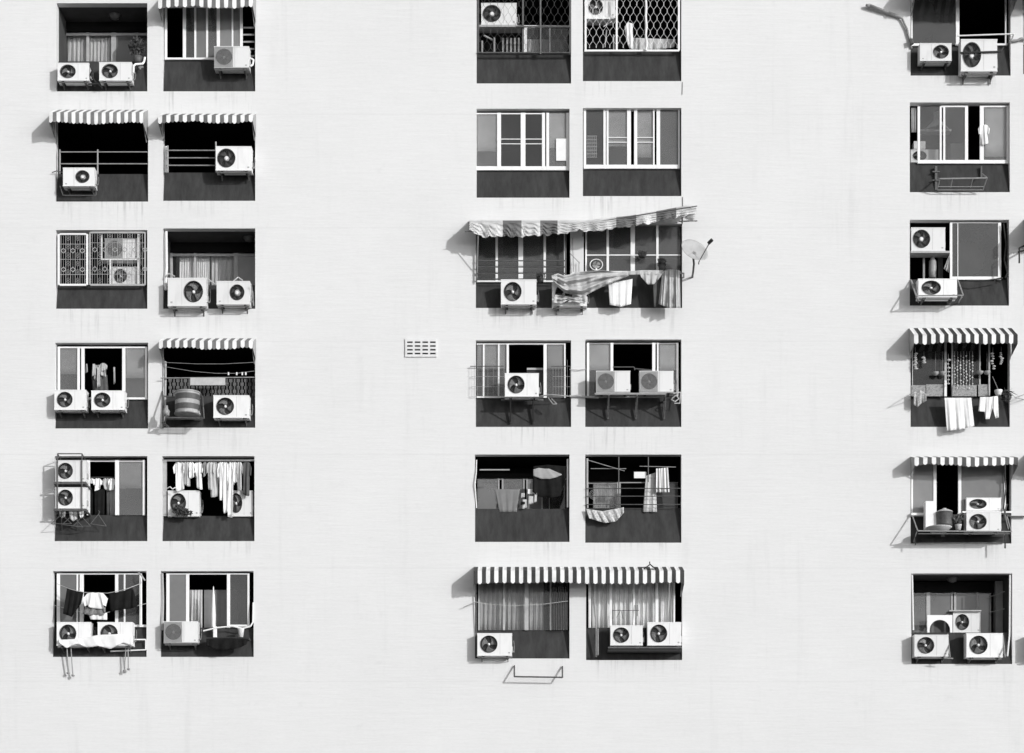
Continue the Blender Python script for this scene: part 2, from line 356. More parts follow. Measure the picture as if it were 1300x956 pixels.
window('E5', -1.0, 752, 806, [(1176, 1181), (1207.5, 1209.5), (1211, 1214), (1239.5, 1242)], [(1158, 1176, .16, .8), (1181, 1207.5, .14, .85), (1214, 1239.5, .15, .85), (1242, 1258, .22, .85)], [(752, 754)], DULL)
for k in ('F0', 'F1', 'F2', 'F3', 'F4', 'F5'):
    l, t_, r, b, s_ = OP[k]
    window(k, R, t_+4, s_, [(l+1, l+4), (l+38, l+42), (l+78, l+82), (r-5, r-2)], [(l+4, l+38, .1, .7), (l+82, r-5, .2, .8)], [(s_-3, s_)])

# ------------------------------------------------------------ air conditioners
AW, AH, AD = .9, .57, .30
def ac_proto(kind, bracket, pipe=True):
    root = empty('air_conditioner', (0, 0, 0), 'x', 'air conditioner')
    fx = {'L': .30, 'R': .60, 'S': .255, 'HL': .27, 'HR': .56}[kind]; fz = .29; fr = {'HR': .19, 'HL': .22, 'S': .205}.get(kind, .215)
    body = enamel()
    m = MB()   # casing: front plate with a round opening, box behind
    N = 40; ring = []
    ts = [2*math.pi*i/N for i in range(N)]
    def edge(a):
        c, s = math.cos(a), math.sin(a); t = 1e9
        if c > 1e-9: t = min(t, (AW-fx)/c)
        if c < -1e-9: t = min(t, -fx/c)
        if s > 1e-9: t = min(t, (AH-fz)/s)
        if s < -1e-9: t = min(t, -fz/s)
        return (fx+c*t, fz+s*t)
    for cx, cz in ((0, 0), (AW, 0), (AW, AH), (0, AH)): ts.append(math.atan2(cz-fz, cx-fx) % (2*math.pi))
    ts = sorted(ts)
    for a, b in zip(ts, ts[1:]+[ts[0]+2*math.pi]):
        if b-a < 1e-6: continue
        ci = (fx+fr*math.cos(a), fz+fr*math.sin(a)); cj = (fx+fr*math.cos(b), fz+fr*math.sin(b)); ei, ej = edge(a), edge(b)
        m.quad((ci[0], 0, ci[1]), (ei[0], 0, ei[1]), (ej[0], 0, ej[1]), (cj[0], 0, cj[1]))
        m.quad((ci[0], 0, ci[1]), (cj[0], 0, cj[1]), (cj[0], .12, cj[1]), (ci[0], .12, ci[1]), 1)
    m.quad((0, 0, 0), (0, 0, AH), (0, AD, AH), (0, AD, 0)); m.quad((AW, 0, 0), (AW, AD, 0), (AW, AD, AH), (AW, 0, AH))
    m.quad((0, 0, AH), (AW, 0, AH), (AW, AD, AH), (0, AD, AH)); m.quad((0, 0, 0), (0, AD, 0), (AW, AD, 0), (AW, 0, 0)); m.quad((0, AD, 0), (0, AD, AH), (AW, AD, AH), (AW, AD, 0))
    # seam, base rail
    sx = fx+fr+.07 if fx < .45 else fx-fr-.06
    m.box(sx, sx+.006, -.0035, .01, .02, AH-.02, 2)
    m.box(-.004, AW+.004, -.006, AD+.004, -.012, .018, 2 if kind in ('S',) else 0)
    m.box(-.005, AW+.005, -.007, AD+.005, AH-.022, AH+.004)
    m.build('casing', [body, BLACK, DULL], root, origin=(0, 0, 0))
    m = MB(); m.lathe((fx, .115, fz), [(fr*.99, 0), (0.001, 0)], 32, 'y'); m.build('fan_well', mat(.03, .7, .1, 5, name='dark_well'), root, origin=(0, 0, 0))
    m = MB(); nb = 3 if kind in ('L', 'R') else 5
    for k in range(nb):
        a0 = 2*math.pi*k/nb; sw = 2*math.pi/nb*.62
        def blade(u, v, a0=a0, sw=sw):
            r = fr*(.18+.76*v); a = a0+sw*(u-.5)*(.55+.6*v)+.5*v; return (r*math.cos(a), .045-.05*(u-.5)*v, r*math.sin(a))
        m.grid(blade, 6, 5)
    fan = m.build('fan', mat(.22 if kind in ('L', 'R') else .09, .45, .1, 6, name='fan_blade_plastic'), root, smooth=True, solid=.004, origin=(0, 0, 0)); fan.location = (fx, .03, fz)
    m = MB(); hr = .062 if kind in ('HR', 'HL') else .034
    if kind == 'HR': hr = .08
    m.lathe((0, 0, 0), [(.001, -.012), (hr*.8, -.01), (hr, .01), (hr, .05)], 20, 'y')
    hb = m.build('hub', WHITE if kind != 'S' else DULL, root, smooth=True, origin=(0, 0, 0)); hb.location = (fx, .012, fz)
    m = MB(); cx, cz = fx, fz; gy = -.012   # wire guard
    nr = 5 if kind in ('L', 'R') else 8
    for j in range(nr):
        r = fr*(.28+.74*j/(nr-1)); pts = [(cx+r*math.cos(2*math.pi*i/28), gy, cz+r*math.sin(2*math.pi*i/28)) for i in range(29)]
        m.path(pts, .0026 if j < nr-1 else .006, 4)
    for i in range(8 if kind in ('L', 'R') else 12):
        a = 2*math.pi*i/(8 if kind in ('L', 'R') else 12); m.bar((cx+.05*math.cos(a), gy-.003, cz+.05*math.sin(a)), (cx+fr*1.02*math.cos(a), gy+.006, cz+fr*1.02*math.sin(a)), .003, 4)
    m.build('fan_guard', mat(.06, .5, name='guard_wire'), root, origin=(0, 0, 0))
    if kind == 'S':   # square mesh plate over the fan
        m = MB(); a, b, c, d_ = fx-.235, fx+.235, .02, AH-.02
        for i in range(21): x = a+(b-a)*i/20; m.box(x-.0022, x+.0022, -.022, -.016, c, d_)
        for i in range(24): z = c+(d_-c)*i/23; m.box(a, b, -.026, -.021, z-.0028, z+.0028)
        m.build('grille_plate', mat(.3, .5, name='grey_grille'), root, origin=(0, 0, 0))
    m = MB(); lx = .80 if fx < .45 else .06; m.box(lx, lx+.05, -.003, .01, .05, .085); m.build('rating_label', DULL, root, origin=(0, 0, 0))
    for x in (.12, .74):
        m = MB(); m.box(x, x+.06, .02, AD+.03, -.035, -.012); m.build('foot', RUB, root, origin=(0, 0, 0))
    m = MB(); m.box(AW, AW+.025, .08, .2, .1, .24); m.build('valve_cover', DULL, root, origin=(0, 0, 0))
    if pipe:
        m = MB(); m.path([(AW+.02, .14, .14), (AW+.05, .16, .10), (AW+.06, .2, .17), (AW+.06, .25, .3), (AW+.04, .3, .42)], .011, 8)
        m.build('pipe', mat(.2, .6, .3, 8, name='pipe_insulation'), root, smooth=True, origin=(0, 0, 0))
    if bracket:
        m = MB(); yb = .31
        for x in (.10, .78):
            m.box(x, x+.03, 0.0, yb, -.07, -.036); m.bar((x+.015, .04, -.06), (x+.015, yb-.02, -.13), .010, 6); m.box(x, x+.03, yb-.02, yb, -.15, -.03)
        m.box(.02, .88, .015, .04, -.068, -.04)
        m.build('bracket', STEEL, root, origin=(0, 0, 0))
    return root
PROTO = {}
def enamel():
    if 'enamel' in MATS: return MATS['enamel']
    m = bpy.data.materials.new('white_enamel'); m.use_nodes = True; t = m.node_tree; L = t.links; b = t.nodes['Principled BSDF']; b.inputs['Roughness'].default_value = .42
    oi = t.nodes.new('ShaderNodeObjectInfo'); mr = t.nodes.new('ShaderNodeMapRange'); mr.inputs[3].default_value = .70; mr.inputs[4].default_value = .88; L.new(oi.outputs['Random'], mr.inputs[0])
    tc = t.nodes.new('ShaderNodeTexCoord'); mp = t.nodes.new('ShaderNodeMapping'); mp.inputs['Scale'].default_value = (5, 5, 1.3); L.new(tc.outputs['Object'], mp.inputs[0]); L.new(oi.outputs['Random'], mp.inputs['Location'])
    n = t.nodes.new('ShaderNodeTexNoise'); n.inputs['Scale'].default_value = 1.6; n.inputs['Detail'].default_value = 6; L.new(mp.outputs[0], n.inputs['Vector'])
    r2 = t.nodes.new('ShaderNodeMapRange'); r2.inputs[1].default_value = .5; r2.inputs[2].default_value = .75; r2.inputs[3].default_value = 1; r2.inputs[4].default_value = .9; L.new(n.outputs['Fac'], r2.inputs[0])
    mu = t.nodes.new('ShaderNodeMath'); mu.operation = 'MULTIPLY'; L.new(mr.outputs[0], mu.inputs[0]); L.new(r2.outputs[0], mu.inputs[1]); L.new(mu.outputs[0], b.inputs['Base Color'])
    MATS['enamel'] = m; return m
NAC = 0
def ac(cell, x0, y0, x1, y1, kind='L', label='', d=.28, bracket=True, pipe=True, rot=None, group='outdoor air conditioner units on the facade'):
    global NAC
    key = (kind, bracket, pipe)
    if key not in PROTO: r = PROTO[key] = ac_proto(*key); first = True
    else: r = copy_tree(PROTO[key]); first = False
    a, b = P(x0, y0, d), P(x1, y1, d)
    r.location = (a.x, -d, b.z); r.scale = ((b.x-a.x)/AW, 1, (a.z-b.z)/AH)
    tag(r, label+', '+at(cell), 'air conditioner', group)
    for ch in bpy.data.objects:
        if ch.parent == r and ch.name.startswith('fan') and not ch.name.startswith(('fan_guard', 'fan_well')):
            ch.rotation_euler.y = random.random()*6 if rot is None else rot
    NAC += 1
    return r
ac('A0', 73, 80, 113, 102, 'L', 'left white unit of a pair under the hanging plant')
ac('A0', 126, 79, 167, 102, 'L', 'right white unit of a pair beside the white pipe')
ac('B0', 272, 59, 316, 86, 'S', 'white unit with square grey grille under striped awning')
ac('A1', 80, 213, 120, 236, 'HR', 'low white unit with big white fan hub below the rails')
ac('B1', 274, 186, 319, 216, 'HL', 'white unit raised at right end of the rails')
ac('A2', 133, 303, 176, 329, 'S', 'pale upper unit behind the ornamental grille', d=-.2, bracket=False)
ac('A2', 142, 339, 175, 362, 'L', 'pale lower unit behind the ornamental grille', d=-.2, bracket=False)
ac('B2', 213, 353, 262, 388, 'R', 'large white unit, left one below the curtained balcony', d=.3)
ac('B2', 275, 357, 317, 386, 'HR', 'smaller white unit, right one below the curtained balcony', d=.3)
ac('A3', 69, 495, 109, 520, 'L', 'left white unit of a pair below the open dark window')
ac('A3', 116, 496, 158, 520, 'L', 'right white unit of a pair below the open dark window')
ac('B3', 271, 502, 316, 530, 'L', 'white unit beside the drum under striped awning')
ac('A4', 70, 585, 109, 611, 'L', 'upper white unit in the tall steel rack', d=.46, bracket=False, pipe=False)
ac('A4', 70, 619, 109, 645, 'L', 'lower white unit in the tall steel rack', d=.46, bracket=False, pipe=False)
ac('B4', 213, 623, 253, 655, 'L', 'white unit below the left end of the hanging shirts', d=-.05, bracket=False)
ac('B4', 289, 623, 321, 655, 'L', 'white unit half hidden behind the right shirts', d=-.1, bracket=False, pipe=False)
ac('A5', 72, 790, 115, 819, 'L', 'left white unit partly draped by a white sheet')
ac('A5', 124, 790, 168, 819, 'L', 'right white unit partly draped by a white sheet')
ac('B5', 208, 789, 251, 816, 'S', 'greyish unit with square grille left of the folded parasol')
ac('C0', 611, 4, 656, 31, 'HL', 'white unit high inside the dark wire cage', d=-.15, bracket=False)
ac('D0', 744, -4, 781, 22, 'L', 'white unit high behind the white lattice grille', d=-.2, bracket=False)
ac('C2', 636, 355, 681, 386, 'L', 'white unit under the torn awning, left of the draped cloth', d=.34)
ac('C2', 701, 358, 745, 388, 'L', 'white unit half covered by the draped pale cloth')
ac('C3', 641, 474, 684, 503, 'L', 'single white unit on a black triangular bracket', d=.46, bracket=False)
ac('D3', 757, 471, 800, 498, 'S', 'left white unit of two on a shared long bracket', d=.46, bracket=False, pipe=False)
ac('D3', 812, 471, 855, 498, 'S', 'right white unit of two on a shared long bracket', d=.46, bracket=False)
ac('C5', 606, 804, 650, 832, 'L', 'white unit at lower left under long striped awning')
ac('D5', 775, 794, 816, 819, 'L', 'left white unit below bright curtains')
ac('D5', 822, 790, 865, 819, 'L', 'right white unit below bright curtains', pipe=False)
ac('E0', 1168, 55, 1208, 77, 'R', 'small white unit below the grey pane')
ac('E0', 1220, 50, 1266, 90, 'HL', 'large tall white unit with bar across it', d=.34)
ac('E1', 1156, 190, 1191, 206, 'L', 'unit seen through the glass at lower left', d=-.35, bracket=False, pipe=False)
ac('E2', 1157, 289, 1200, 318, 'HL', 'upper white unit beside the large dark pane', d=.0, bracket=False, pipe=False)
ac('E2', 1166, 354, 1215, 377, 'L', 'lower white unit in a slanted metal cradle', d=.42, pipe=False)
ac('E4', 1227, 632, 1271, 648, 'L', 'upper unit standing behind another on the rack', d=.02, bracket=False, pipe=False)
ac('E4', 1227, 650, 1271, 675, 'L', 'lower unit at right of the flower pot on the rack', d=.4, bracket=False)
ac('E5', 1210, 777, 1245, 803, 'L', 'white unit standing inside the open balcony', d=-.6, bracket=False, pipe=False)
ac('E5', 1161, 806, 1204, 833, 'L', 'left white unit of a pair below the open balcony')
ac('E5', 1227, 804, 1273, 834, 'L', 'right white unit of a pair below the open balcony')
ac('F5', 1306, 806, 1350, 834, 'L', 'white unit just beyond the picture edge')

# ------------------------------------------------------------ awnings
def awning(cell, x0, x1, yt, yf, yb, n, label, d=.55, dark=.16, start=0):
    """x0..x1 on the wall plane; yt wall edge, yf / yb apparent upper and lower edge of the valance at depth d"""
    A, B = wx(x0), wx(x1); zt = wz(yt); zf = P(x0, yf, d).z; zb = P(x0, yb, d).z
    root = empty('striped_awning', ((A+B)/2, -.02, zb), label+', '+at(cell), 'awning', 'striped awnings over the windows')
    ms = [mat(.82, .8, .14, 2.5, name='white_canvas'), mat(dark, .8, .35, 2.5, name='grey_canvas')]
    sub = 6; nx = n*sub
    zf = min(zf, zt-.10)
    def top(u, v):
        sag = -.012*math.sin(u*n*math.pi)**2*math.sin(v*math.pi); return (A+(B-A)*u, -.02-(d-.02)*v, zt+(zf-zt)*v+sag)
    mf = lambda u, v: (int(u*n)+start) % 2
    m = MB(); m.grid(top, nx, 6, mf=mf); m.build('canopy', ms, root, solid=.006)
    m = MB()
    def val(u, v):
        ph = (u*n) % 1.0; bot = zb+.035-.035*math.sin(ph*math.pi) if u < 1 else zb+.035
        bot += .014*math.sin(u*9.3+x0)+.010*math.sin(u*23+x0*1.7)+.006*math.sin(int(u*n)*12.9)
        return (A+(B-A)*u, -d-.004-.012*math.sin(u*n*math.pi*.5)*v, zf+.008*math.sin(u*7+x0)+(bot-zf)*v)
    m.grid(val, nx, 3, mf=mf); m.build('valance', ms, root, solid=.005)
    for X in (A, B):
        m = MB(); m.tri((X, -.02, zt), (X, -d, zf), (X, -d, zb)); m.tri((X, -.02, zt), (X, -d, zb), (X, -.02, zb+.02-.15)); m.build('side_wing', mat(.34, .8, .2, 4, name='wing_canvas'), root, solid=.005)
    m = MB(); m.bar((A, -d+.02, zf-.02), (B, -d+.02, zf-.02), .014)
    for X in (A+.04, B-.04): m.bar((X, -d+.02, zf-.02), (X, -.01, zb-.22), .012)
    m.bar((A, -.025, zt-.02), (B, -.025, zt-.02), .014)
    m.build('frame', GSTEEL, root)
    return root
awning('B0', 206, 325, -5, 0, 10, 23, 'grey and white awning cut by the top edge', dark=.14)
awning('A1', 70, 188, 140, 143, 157, 25, 'deep grey and white striped awning with long side wings', d=.62, dark=.2)
awning('B1', 206, 325, 145, 146.5, 156, 23, 'slim grey and white striped awning above rails and one unit', dark=.14)
awning('B3', 207, 325, 430, 433, 443, 23, 'short striped awning above the drum and clothes line')
awning('E0', 1155, 1285, -32, -22, -8, 24, 'striped awning just above the picture edge', d=.7)
awning('E3', 1154, 1284, 417, 425, 436.5, 24, 'black and white striped awning over the plant-filled window', d=.6, dark=.035)
awning('E4', 1156, 1286, 580, 581, 591.5, 24, 'rounded striped awning above the pot and washing bowl', d=.48, dark=.1)
awning('F0', 1298, 1425, -34, -26, -10, 24, 'striped awning beyond the top right corner', d=.7)
awning('F2', 1300, 1420, 279, 286, 298, 22, 'striped awning beyond the right picture edge', d=.68)
awning('F4', 1301, 1424, 578, 582, 592, 22, 'striped awning beyond the right picture edge', d=.6)
awning('C5', 602, 866, 720, 724.5, 741, 51, 'very long dark and white striped awning spanning two windows', d=.6, dark=.045, start=1)

# torn wide-striped awning over C2/D2
def torn():
    d = .62
    root = empty('torn_awning', P(735, 282, 0), 'ragged sagging awning with wide pale and grey stripes, its right end lifted', 'awning')
    ms = [mat(.58, .85, .35, 2.2, name='faded_canvas'), mat(.14, .85, .2, 3, name='faded_grey_canvas')]
    ytop = [(597, 281), (650, 281), (724, 281), (745, 281), (760, 279), (800, 275), (840, 268), (872, 262), (884, 263)]
    ybot = [(597, 292), (610, 299), (660, 300), (712, 296), (735, 291), (745, 294), (800, 287), (840, 279), (866, 274), (880, 271)]
    def itp(pl, x):
        for (a, ya), (b, yb) in zip(pl[:-1], pl[1:]):
            if x <= b: return ya+(yb-ya)*(x-a)/(b-a)
        return pl[-1][1]
    rnd = random.Random(3); jig = [rnd.uniform(-1, 1) for _ in range(400)]
    def fn(u, v):
        x = 596+288*u; yt, yb = itp(ytop, x), itp(ybot, x)
        sc = 2.2*abs(math.sin(x*math.pi/11.5)); 
        if v < .3:     # top slope from wall to front
            w_ = v/.3; q = P(x, yt-1, .03); e = P(x, yt+1, d); e.z -= 0; pt = q.lerp(e, w_); pt.z = q.z+(e.z-q.z)*w_-.02*math.sin(w_*math.pi)
            return pt
        w_ = (v-.3)/.7; y = yt+1+(yb+sc-.8-yt-1)*w_+(.5*jig[int(u*170) % 400]+.9*math.sin(u*31)*math.sin(u*83+1)+1.3*max(0, math.sin(u*17+.6)-.82)*6)*w_
        return P(x, y, d+.02*math.sin(x*.5)*w_+.04*math.sin(x*.23+2)*w_+.015*math.sin(y*2+x*.3))
    def mf(u, v):
        x = 596+288*u; return any(a < x < b for a, b in ((639, 662), (685, 708), (783, 808), (833, 858)))
    m = MB(); m.grid(fn, 170, 12, mf=lambda u, v: int(mf(u, v))); m.build('canopy', ms, root, solid=.006)
    m = MB(); m.path([P(590, 294, .6), P(606, 293, .6)], .012); m.path([P(594, 282, .4), P(607, 294, .58)], .01)
    m.path([P(734, 293, .3), P(745, 284, .6), P(800, 275, .62), P(885, 261.5, .64)], .013)
    m.path([P(862, 281, .05), P(885, 280.5, .6)], .013); m.path([P(740, 300, .0), P(741, 283, .55)], .012)
    m.path([P(866, 268, .62), P(866, 284, .1)], .012)
    m.build('frame', STEEL, root)
    m = MB()
    for s in range(5):
        a, b = 869+s*2, 884-s*.5
        m.tri(P(a, 268+s*2, .6), P(b, 269+s*3, .55), P(a-2, 277+s, .5))
    m.build('torn_flap', ms, root, solid=.004)
    m = MB(); m.grid(lambda u, v: P(597+12*u, 283+v*(4+10*u), .6-.5*(1-u)*v), 6, 6); m.build('side_wing', ms, root, solid=.004)
torn()

# ------------------------------------------------------------ generic pieces
def sheet(name, label, cat, m_, top, bot, d, fold=.02, nf=4, nx=28, ny=12, cell=None, group=None, solid=.006, stripes=None, seed=0, parent=None, billow=.0, drape=0.0):
    """hanging cloth: top and bottom outlines (apparent pixels, same parameter), folds in depth"""
    rnd = random.Random(seed*7+len(label)); ph = [rnd.uniform(0, 6.28) for _ in range(4)]
    def itp(pl, u):
        n = len(pl)-1; i = min(int(u*n), n-1); f = u*n-i; return (pl[i][0]*(1-f)+pl[i+1][0]*f, pl[i][1]*(1-f)+pl[i+1][1]*f)
    def fn(u, v):
        a, b = itp(top, u), itp(bot, u); x, y = a[0]*(1-v)+b[0]*v, a[1]*(1-v)+b[1]*v
        dd = d+fold*(math.sin(u*nf*6.28+ph[0]+v*1.1)*(.35+.65*v)+.45*math.sin(u*nf*14.1+ph[1]-v*.8)*(.3+.7*v))+billow*math.sin(v*3.14)+drape*(math.sin(v*14+3*math.sin(u*3.1)+ph[2])+.5*math.sin(v*26+5*u+ph[3]))*math.sin(3.14*min(1, u*1.02+.02))
        return P(x, y, dd)
    ms = [m_] if not stripes else [m_, stripes[1]]
    mf = None if not stripes else (lambda u, v: int((u if stripes[2] == 'u' else v)*stripes[0]) % 2)
    m = MB(); m.grid(fn, nx, ny, mf=mf)
    o = m.build(name, ms, parent, smooth=True, solid=solid)
    if not parent: tag(o, label+((', '+at(cell)) if cell else ''), cat, group)
    return o
def rods(name, label, cat, polys, r, m_, cell=None, group=None, n=6):
    m = MB()
    for pl in polys: m.path([P(*q) for q in pl], r, n)
    o = m.build(name, m_); tag(o, label+((', '+at(cell)) if cell else ''), cat, group); return o
def railing(cell, label, posts, rails, m_=GSTEEL, r=.016, name='railing', cat='railing', d=.04):
    root = empty(name, P(posts[0][0], posts[0][2], d), label+', '+at(cell), cat, 'railings and grilles across windows')
    for x, ya, yb in posts: MB().bar(P(x, ya, d), P(x, yb, d), r*1.25, 8).build('post', m_, root)
    for xa, xb, y in rails: MB().bar(P(xa, y, d+.005), P(xb, y, d+.005), r, 8).build('rail', m_, root)
    return root

# curtains
def curtain(cell, x0, x1, y0, y1, d, m_, lab, nf=6, fold=.035):
    return sheet('curtain', lab, 'curtain', m_, [(x0, y0), (x1, y0)], [(x0, y1), (x1, y1)], d, fold, nf, nx=70, ny=4, cell=cell, group='curtains behind the windows')
curtain('A0', 78, 111, 43, 84, -1.15, CURT, 'left pleated grey curtain')
curtain('A0', 113, 142, 43, 84, -1.15, CURT, 'right pleated grey curtain')
curtain('B2', 228, 247, 325, 368, -1.15, CURTL, 'bright pleated curtain')
curtain('B2', 250, 266, 325, 368, -1.15, CURTL, 'narrow bright curtain')
curtain('B2', 268, 297, 325, 368, -1.18, CURT, 'dark pleated curtain')
curtain('C5', 609, 638, 735, 800, -.3, CURT, 'grey curtain, left pane', 5)
curtain('C5', 641, 666, 735, 800, -.3, CURT, 'grey curtain, middle pane', 4)
curtain('C5', 671, 690, 735, 800, -.3, CURT, 'grey curtain, right pane', 3)
curtain('D5', 750, 774, 735, 797, -.3, CURTL, 'bright pleated curtain, first pane', 4)
curtain('D5', 777, 803, 735, 797, -.3, CURTL, 'bright pleated curtain, second pane', 4)
curtain('D5', 806, 831, 735, 797, -.3, CURTL, 'bright pleated curtain, third pane', 4)
curtain('D5', 837, 855, 735, 797, -.3, CURTL, 'bright pleated curtain, last pane', 3)
curtain('C0', 669, 697, 50, 69, -1.0, CURTL, 'low pale curtain, left half', 5)
curtain('C0', 699, 716, 50, 69, -1.0, CURTL, 'low pale curtain, right half', 3)
curtain('B5', 241, 257, 749, 800, -.5, CURT, 'grey curtain beside the open sash', 4)
curtain('B5', 259, 303, 749, 800, -.45, mat(.2, .9, .1, 6, name='grey_screen'), 'wide grey screen behind the parasol', 2, .01)
curtain('C4', 607, 632, 609, 655, -1.12, CURT, 'pale curtain at far left', 5)
curtain('D4', 754, 783, 615, 655, -1.12, CURTL, 'patterned bright curtain', 5)
curtain('E1', 1157, 1163, 137, 168, -.25, CURTL, 'narrow pale curtain at the left edge', 2)

for cell, x0, x1, y0, y1, mt, lab in (('C1', 606, 631, 144, 192, CURTL, 'half-lowered pale blind, left pane'), ('C1', 697, 718, 144, 188, CURTL, 'half-lowered pale blind, right pane'),
        ('D1', 772, 796, 139, 186, CURTL, 'half-lowered pale blind, second pane'), ('D1', 809, 829, 139, 200, CURTL, 'long pale blind, third pane'), ('E1', 1250, 1278, 137, 199, CURTL, 'long pale blind, right pane'),
        ('D3', 748, 775, 436, 470, CURTL, 'half-lowered pale blind, left pane'), ('D3', 837, 859, 436, 470, CURTL, 'half-lowered pale blind, right pane'), ('C3', 606, 642, 437, 468, CURT, 'half-lowered grey blind, left panes'), ('C3', 695, 715, 437, 468, CURT, 'half-lowered grey blind, right pane'),
        ('A4', 152, 180, 586, 620, CURT, 'half-lowered grey blind, right pane'), ('A3', 160, 184, 442, 480, CURTL, 'half-lowered pale blind, right pane'), ('A3', 77, 98, 442, 475, CURT, 'half-lowered grey blind, left pane')):
    sheet('roller_blind', lab, 'blind', mt, [(x0, y0), (x1, y0)], [(x0, y1), (x1, y1)], -.155, .003, 2, nx=12, ny=4, cell=cell, group='added sheets behind the panes for reflected tone')  # sheets added behind panes; their tone stands in for reflections
# ceiling lamps
for cell, x, y in (('A0', 139, 15), ('B2', 312, 302), ('E5', 1216, 733)):
    d = -.62; root = empty('ceiling_lamp', P(x, y, d), 'round dark ceiling lamp on the balcony soffit, '+at(cell), 'lamp', 'round ceiling lamps on balcony soffits')
    c = Vector((wx(x), -d, wz(OP[cell][1])-.002))
    MB().lathe(c, [(.15, 0), (.16, -.03), (.14, -.04)], 24).build('base', STEEL, root, smooth=True)
    MB().lathe(c+Vector((0, 0, -.035)), [(.13, 0), (.11, -.05), (.05, -.08), (.001, -.085)], 24).build('shade', mat(.1, .3, name='smoked_glass'), root, smooth=True)

# ------------------------------------------------------------ railings and grilles
railing('A1', 'grey two-bar railing with a stout middle post', [(76, 190, 221), (124, 190, 221)], [(76, 187, 193), (76, 187, 208)])
railing('B1', 'grey three-bar railing left of the raised unit', [(213, 185, 219), (274, 180, 219)], [(211, 274, 191), (211, 274, 200.5), (211, 274, 210)])
rods('corner_pipe', 'white segmented upright pipe at the left jamb', 'pipe', [[(211, 186, -.05), (211, 219, -.05)]], .035, WHITE, 'B1')
m = MB()
for i in range(5): m.pbox(308, 323, 34+i*9, 36+i*9, -.12, .02)
tag(m.build('louvre_shutter', GSTEEL), 'narrow dark louvred shutter right of the sashes, '+at('B0'), 'shutter')

def lattice(cell, label, x0, y0, x1, y1, cw, ch, m_, r, d=-.01, frame=None):
    root = empty('window_grille', P(x0, y1, d), label+', '+at(cell), 'window grille', 'railings and grilles across windows')
    m = MB(); nx = round((x1-x0)/cw)
    cw = (x1-x0)/nx
    for i in range(nx+1):   # stretched hexagons: wavy verticals touching in turn
        x = x0+i*cw; y = y0; s = 1 if i % 2 else -1; pts = []
        k = 0
        while y < y1+.1:
            off = s*(1 if k % 2 else -1)*cw*.5
            xx = min(max(x+off*.86, x0), x1)
            pts.append(P(xx, min(y, y1), d)); pts.append(P(xx, min(y+ch*.45, y1), d)); y += ch; k += 1
        m.path(pts, r, 5)
    m.build('lattice', m_, root)
    m = MB()
    for x in (frame or (x0, x1)): m.pbox(x-1.2, x+1.2, y0, y1, d+.012, .03)
    m.pbox(x0, x1, y1-1, y1+1.2, d+.014, .034); m.build('frame', m_, root)
    return root
lattice('D0', 'white wire lattice grille of long hexagons', 742, -6, 862, 64, 4.3, 9, FRAME, .0036, frame=(743.5, 783, 820, 862))
lattice('C0', 'thin dark wire lattice cage', 607, -6, 724, 68, 4.5, 9, STEEL, .0028, frame=(607, 664, 686, 724))
rods('beaded_cord', 'white knotted cord hanging against the lattice grille', 'cord', [[(820, 0, .05), (820.6, 10, .06), (819.6, 20, .05), (821, 33, .06), (819.8, 45, .06), (821.4, 56, .05), (820, 64, .05)]], .026, WHITE, 'D0')
railing('C0', 'dark crossbar railing in front of the wire cage', [(686, -6, 69)], [(606, 724, 67), (655, 724, 34)], STEEL, .02, d=.03)
def ornate(cell, label, x0, y0, x1, y1, n, white_frame):
    root = empty('window_grille', P(x0, y1, 0), label+', '+at(cell), 'window grille', 'railings and grilles across windows')
    m = MB(); d = .0
    for i in range(n+1):
        x = x0+(x1-x0)*i/n; m.bar(P(x, y0, d), P(x, y1, d), .006 if i % 2 else .003, 5)
        if i % 4 == 2:
            for yc in (y0+(y1-y0)*.33, y0+(y1-y0)*.7):
                s = 3.2; m.path([P(x-s, yc, d+.01), P(x, yc-s, d+.01), P(x+s, yc, d+.01), P(x, yc+s, d+.01), P(x-s, yc, d+.01)], .009, 5)
        elif i % 2 == 0:
            for j in range(6):
                yc = y0+(y1-y0)*(j+.5)/6
                for s in (-1, 1): m.path([P(x+s*.3, yc-3.5, d+.01), P(x+s*1.8, yc-1.5, d+.01), P(x+s*.5, yc, d+.01), P(x+s*1.8, yc+1.5, d+.01), P(x+s*.3, yc+3.5, d+.01)], .0035, 4)
    for f in (.0, .2, .5, .8, 1): m.bar(P(x0, y0+(y1-y0)*f, d), P(x1, y0+(y1-y0)*f, d), .006, 5)
    m.build('scrollwork', mat(.45, .5, .2, 10, name='pale_iron') if white_frame else mat(.4, .5, .2, 10, name='grey_iron'), root)
    m = MB(); t = 1.2 if white_frame else .8
    m.pbox(x0-t, x0+t, y0, y1, d+.015, .04); m.pbox(x1-t, x1+t, y0, y1, d+.015, .04); m.pbox(x0+t, x1-t, y0-1, y0+1, d+.013, .036); m.pbox(x0+t, x1-t, y1-1.2, y1+1.2, d+.013, .036)
    m.build('frame', FRAME if white_frame else DULL, root)
ornate('A2', 'left ornamental iron grille in a bright white frame', 74.5, 297, 110.5, 361.5, 12, True)
ornate('A2', 'right ornamental iron grille in a thin frame over two units', 114, 295, 184, 361.5, 22, False)
m = MB(); m.pbox(128, 176, 328, 330, -.12, .25); m.pbox(139, 141, 330, 362, -.12, .04); m.pbox(174.5, 177, 297, 362, -.12, .04); m.pbox(128, 130, 298, 328, -.12, .04)
tag(m.build('unit_shelf', FRAME), 'white shelf frame carrying the upper unit behind the grille, '+at('A2'), 'shelf')
railing('D4', 'thin three-bar railing in front of the laundry', [(785.5, 580, 645), (823, 580, 612)], [(743, 864, 620), (743, 864, 630), (743, 864, 640.5)], STEEL, .011)
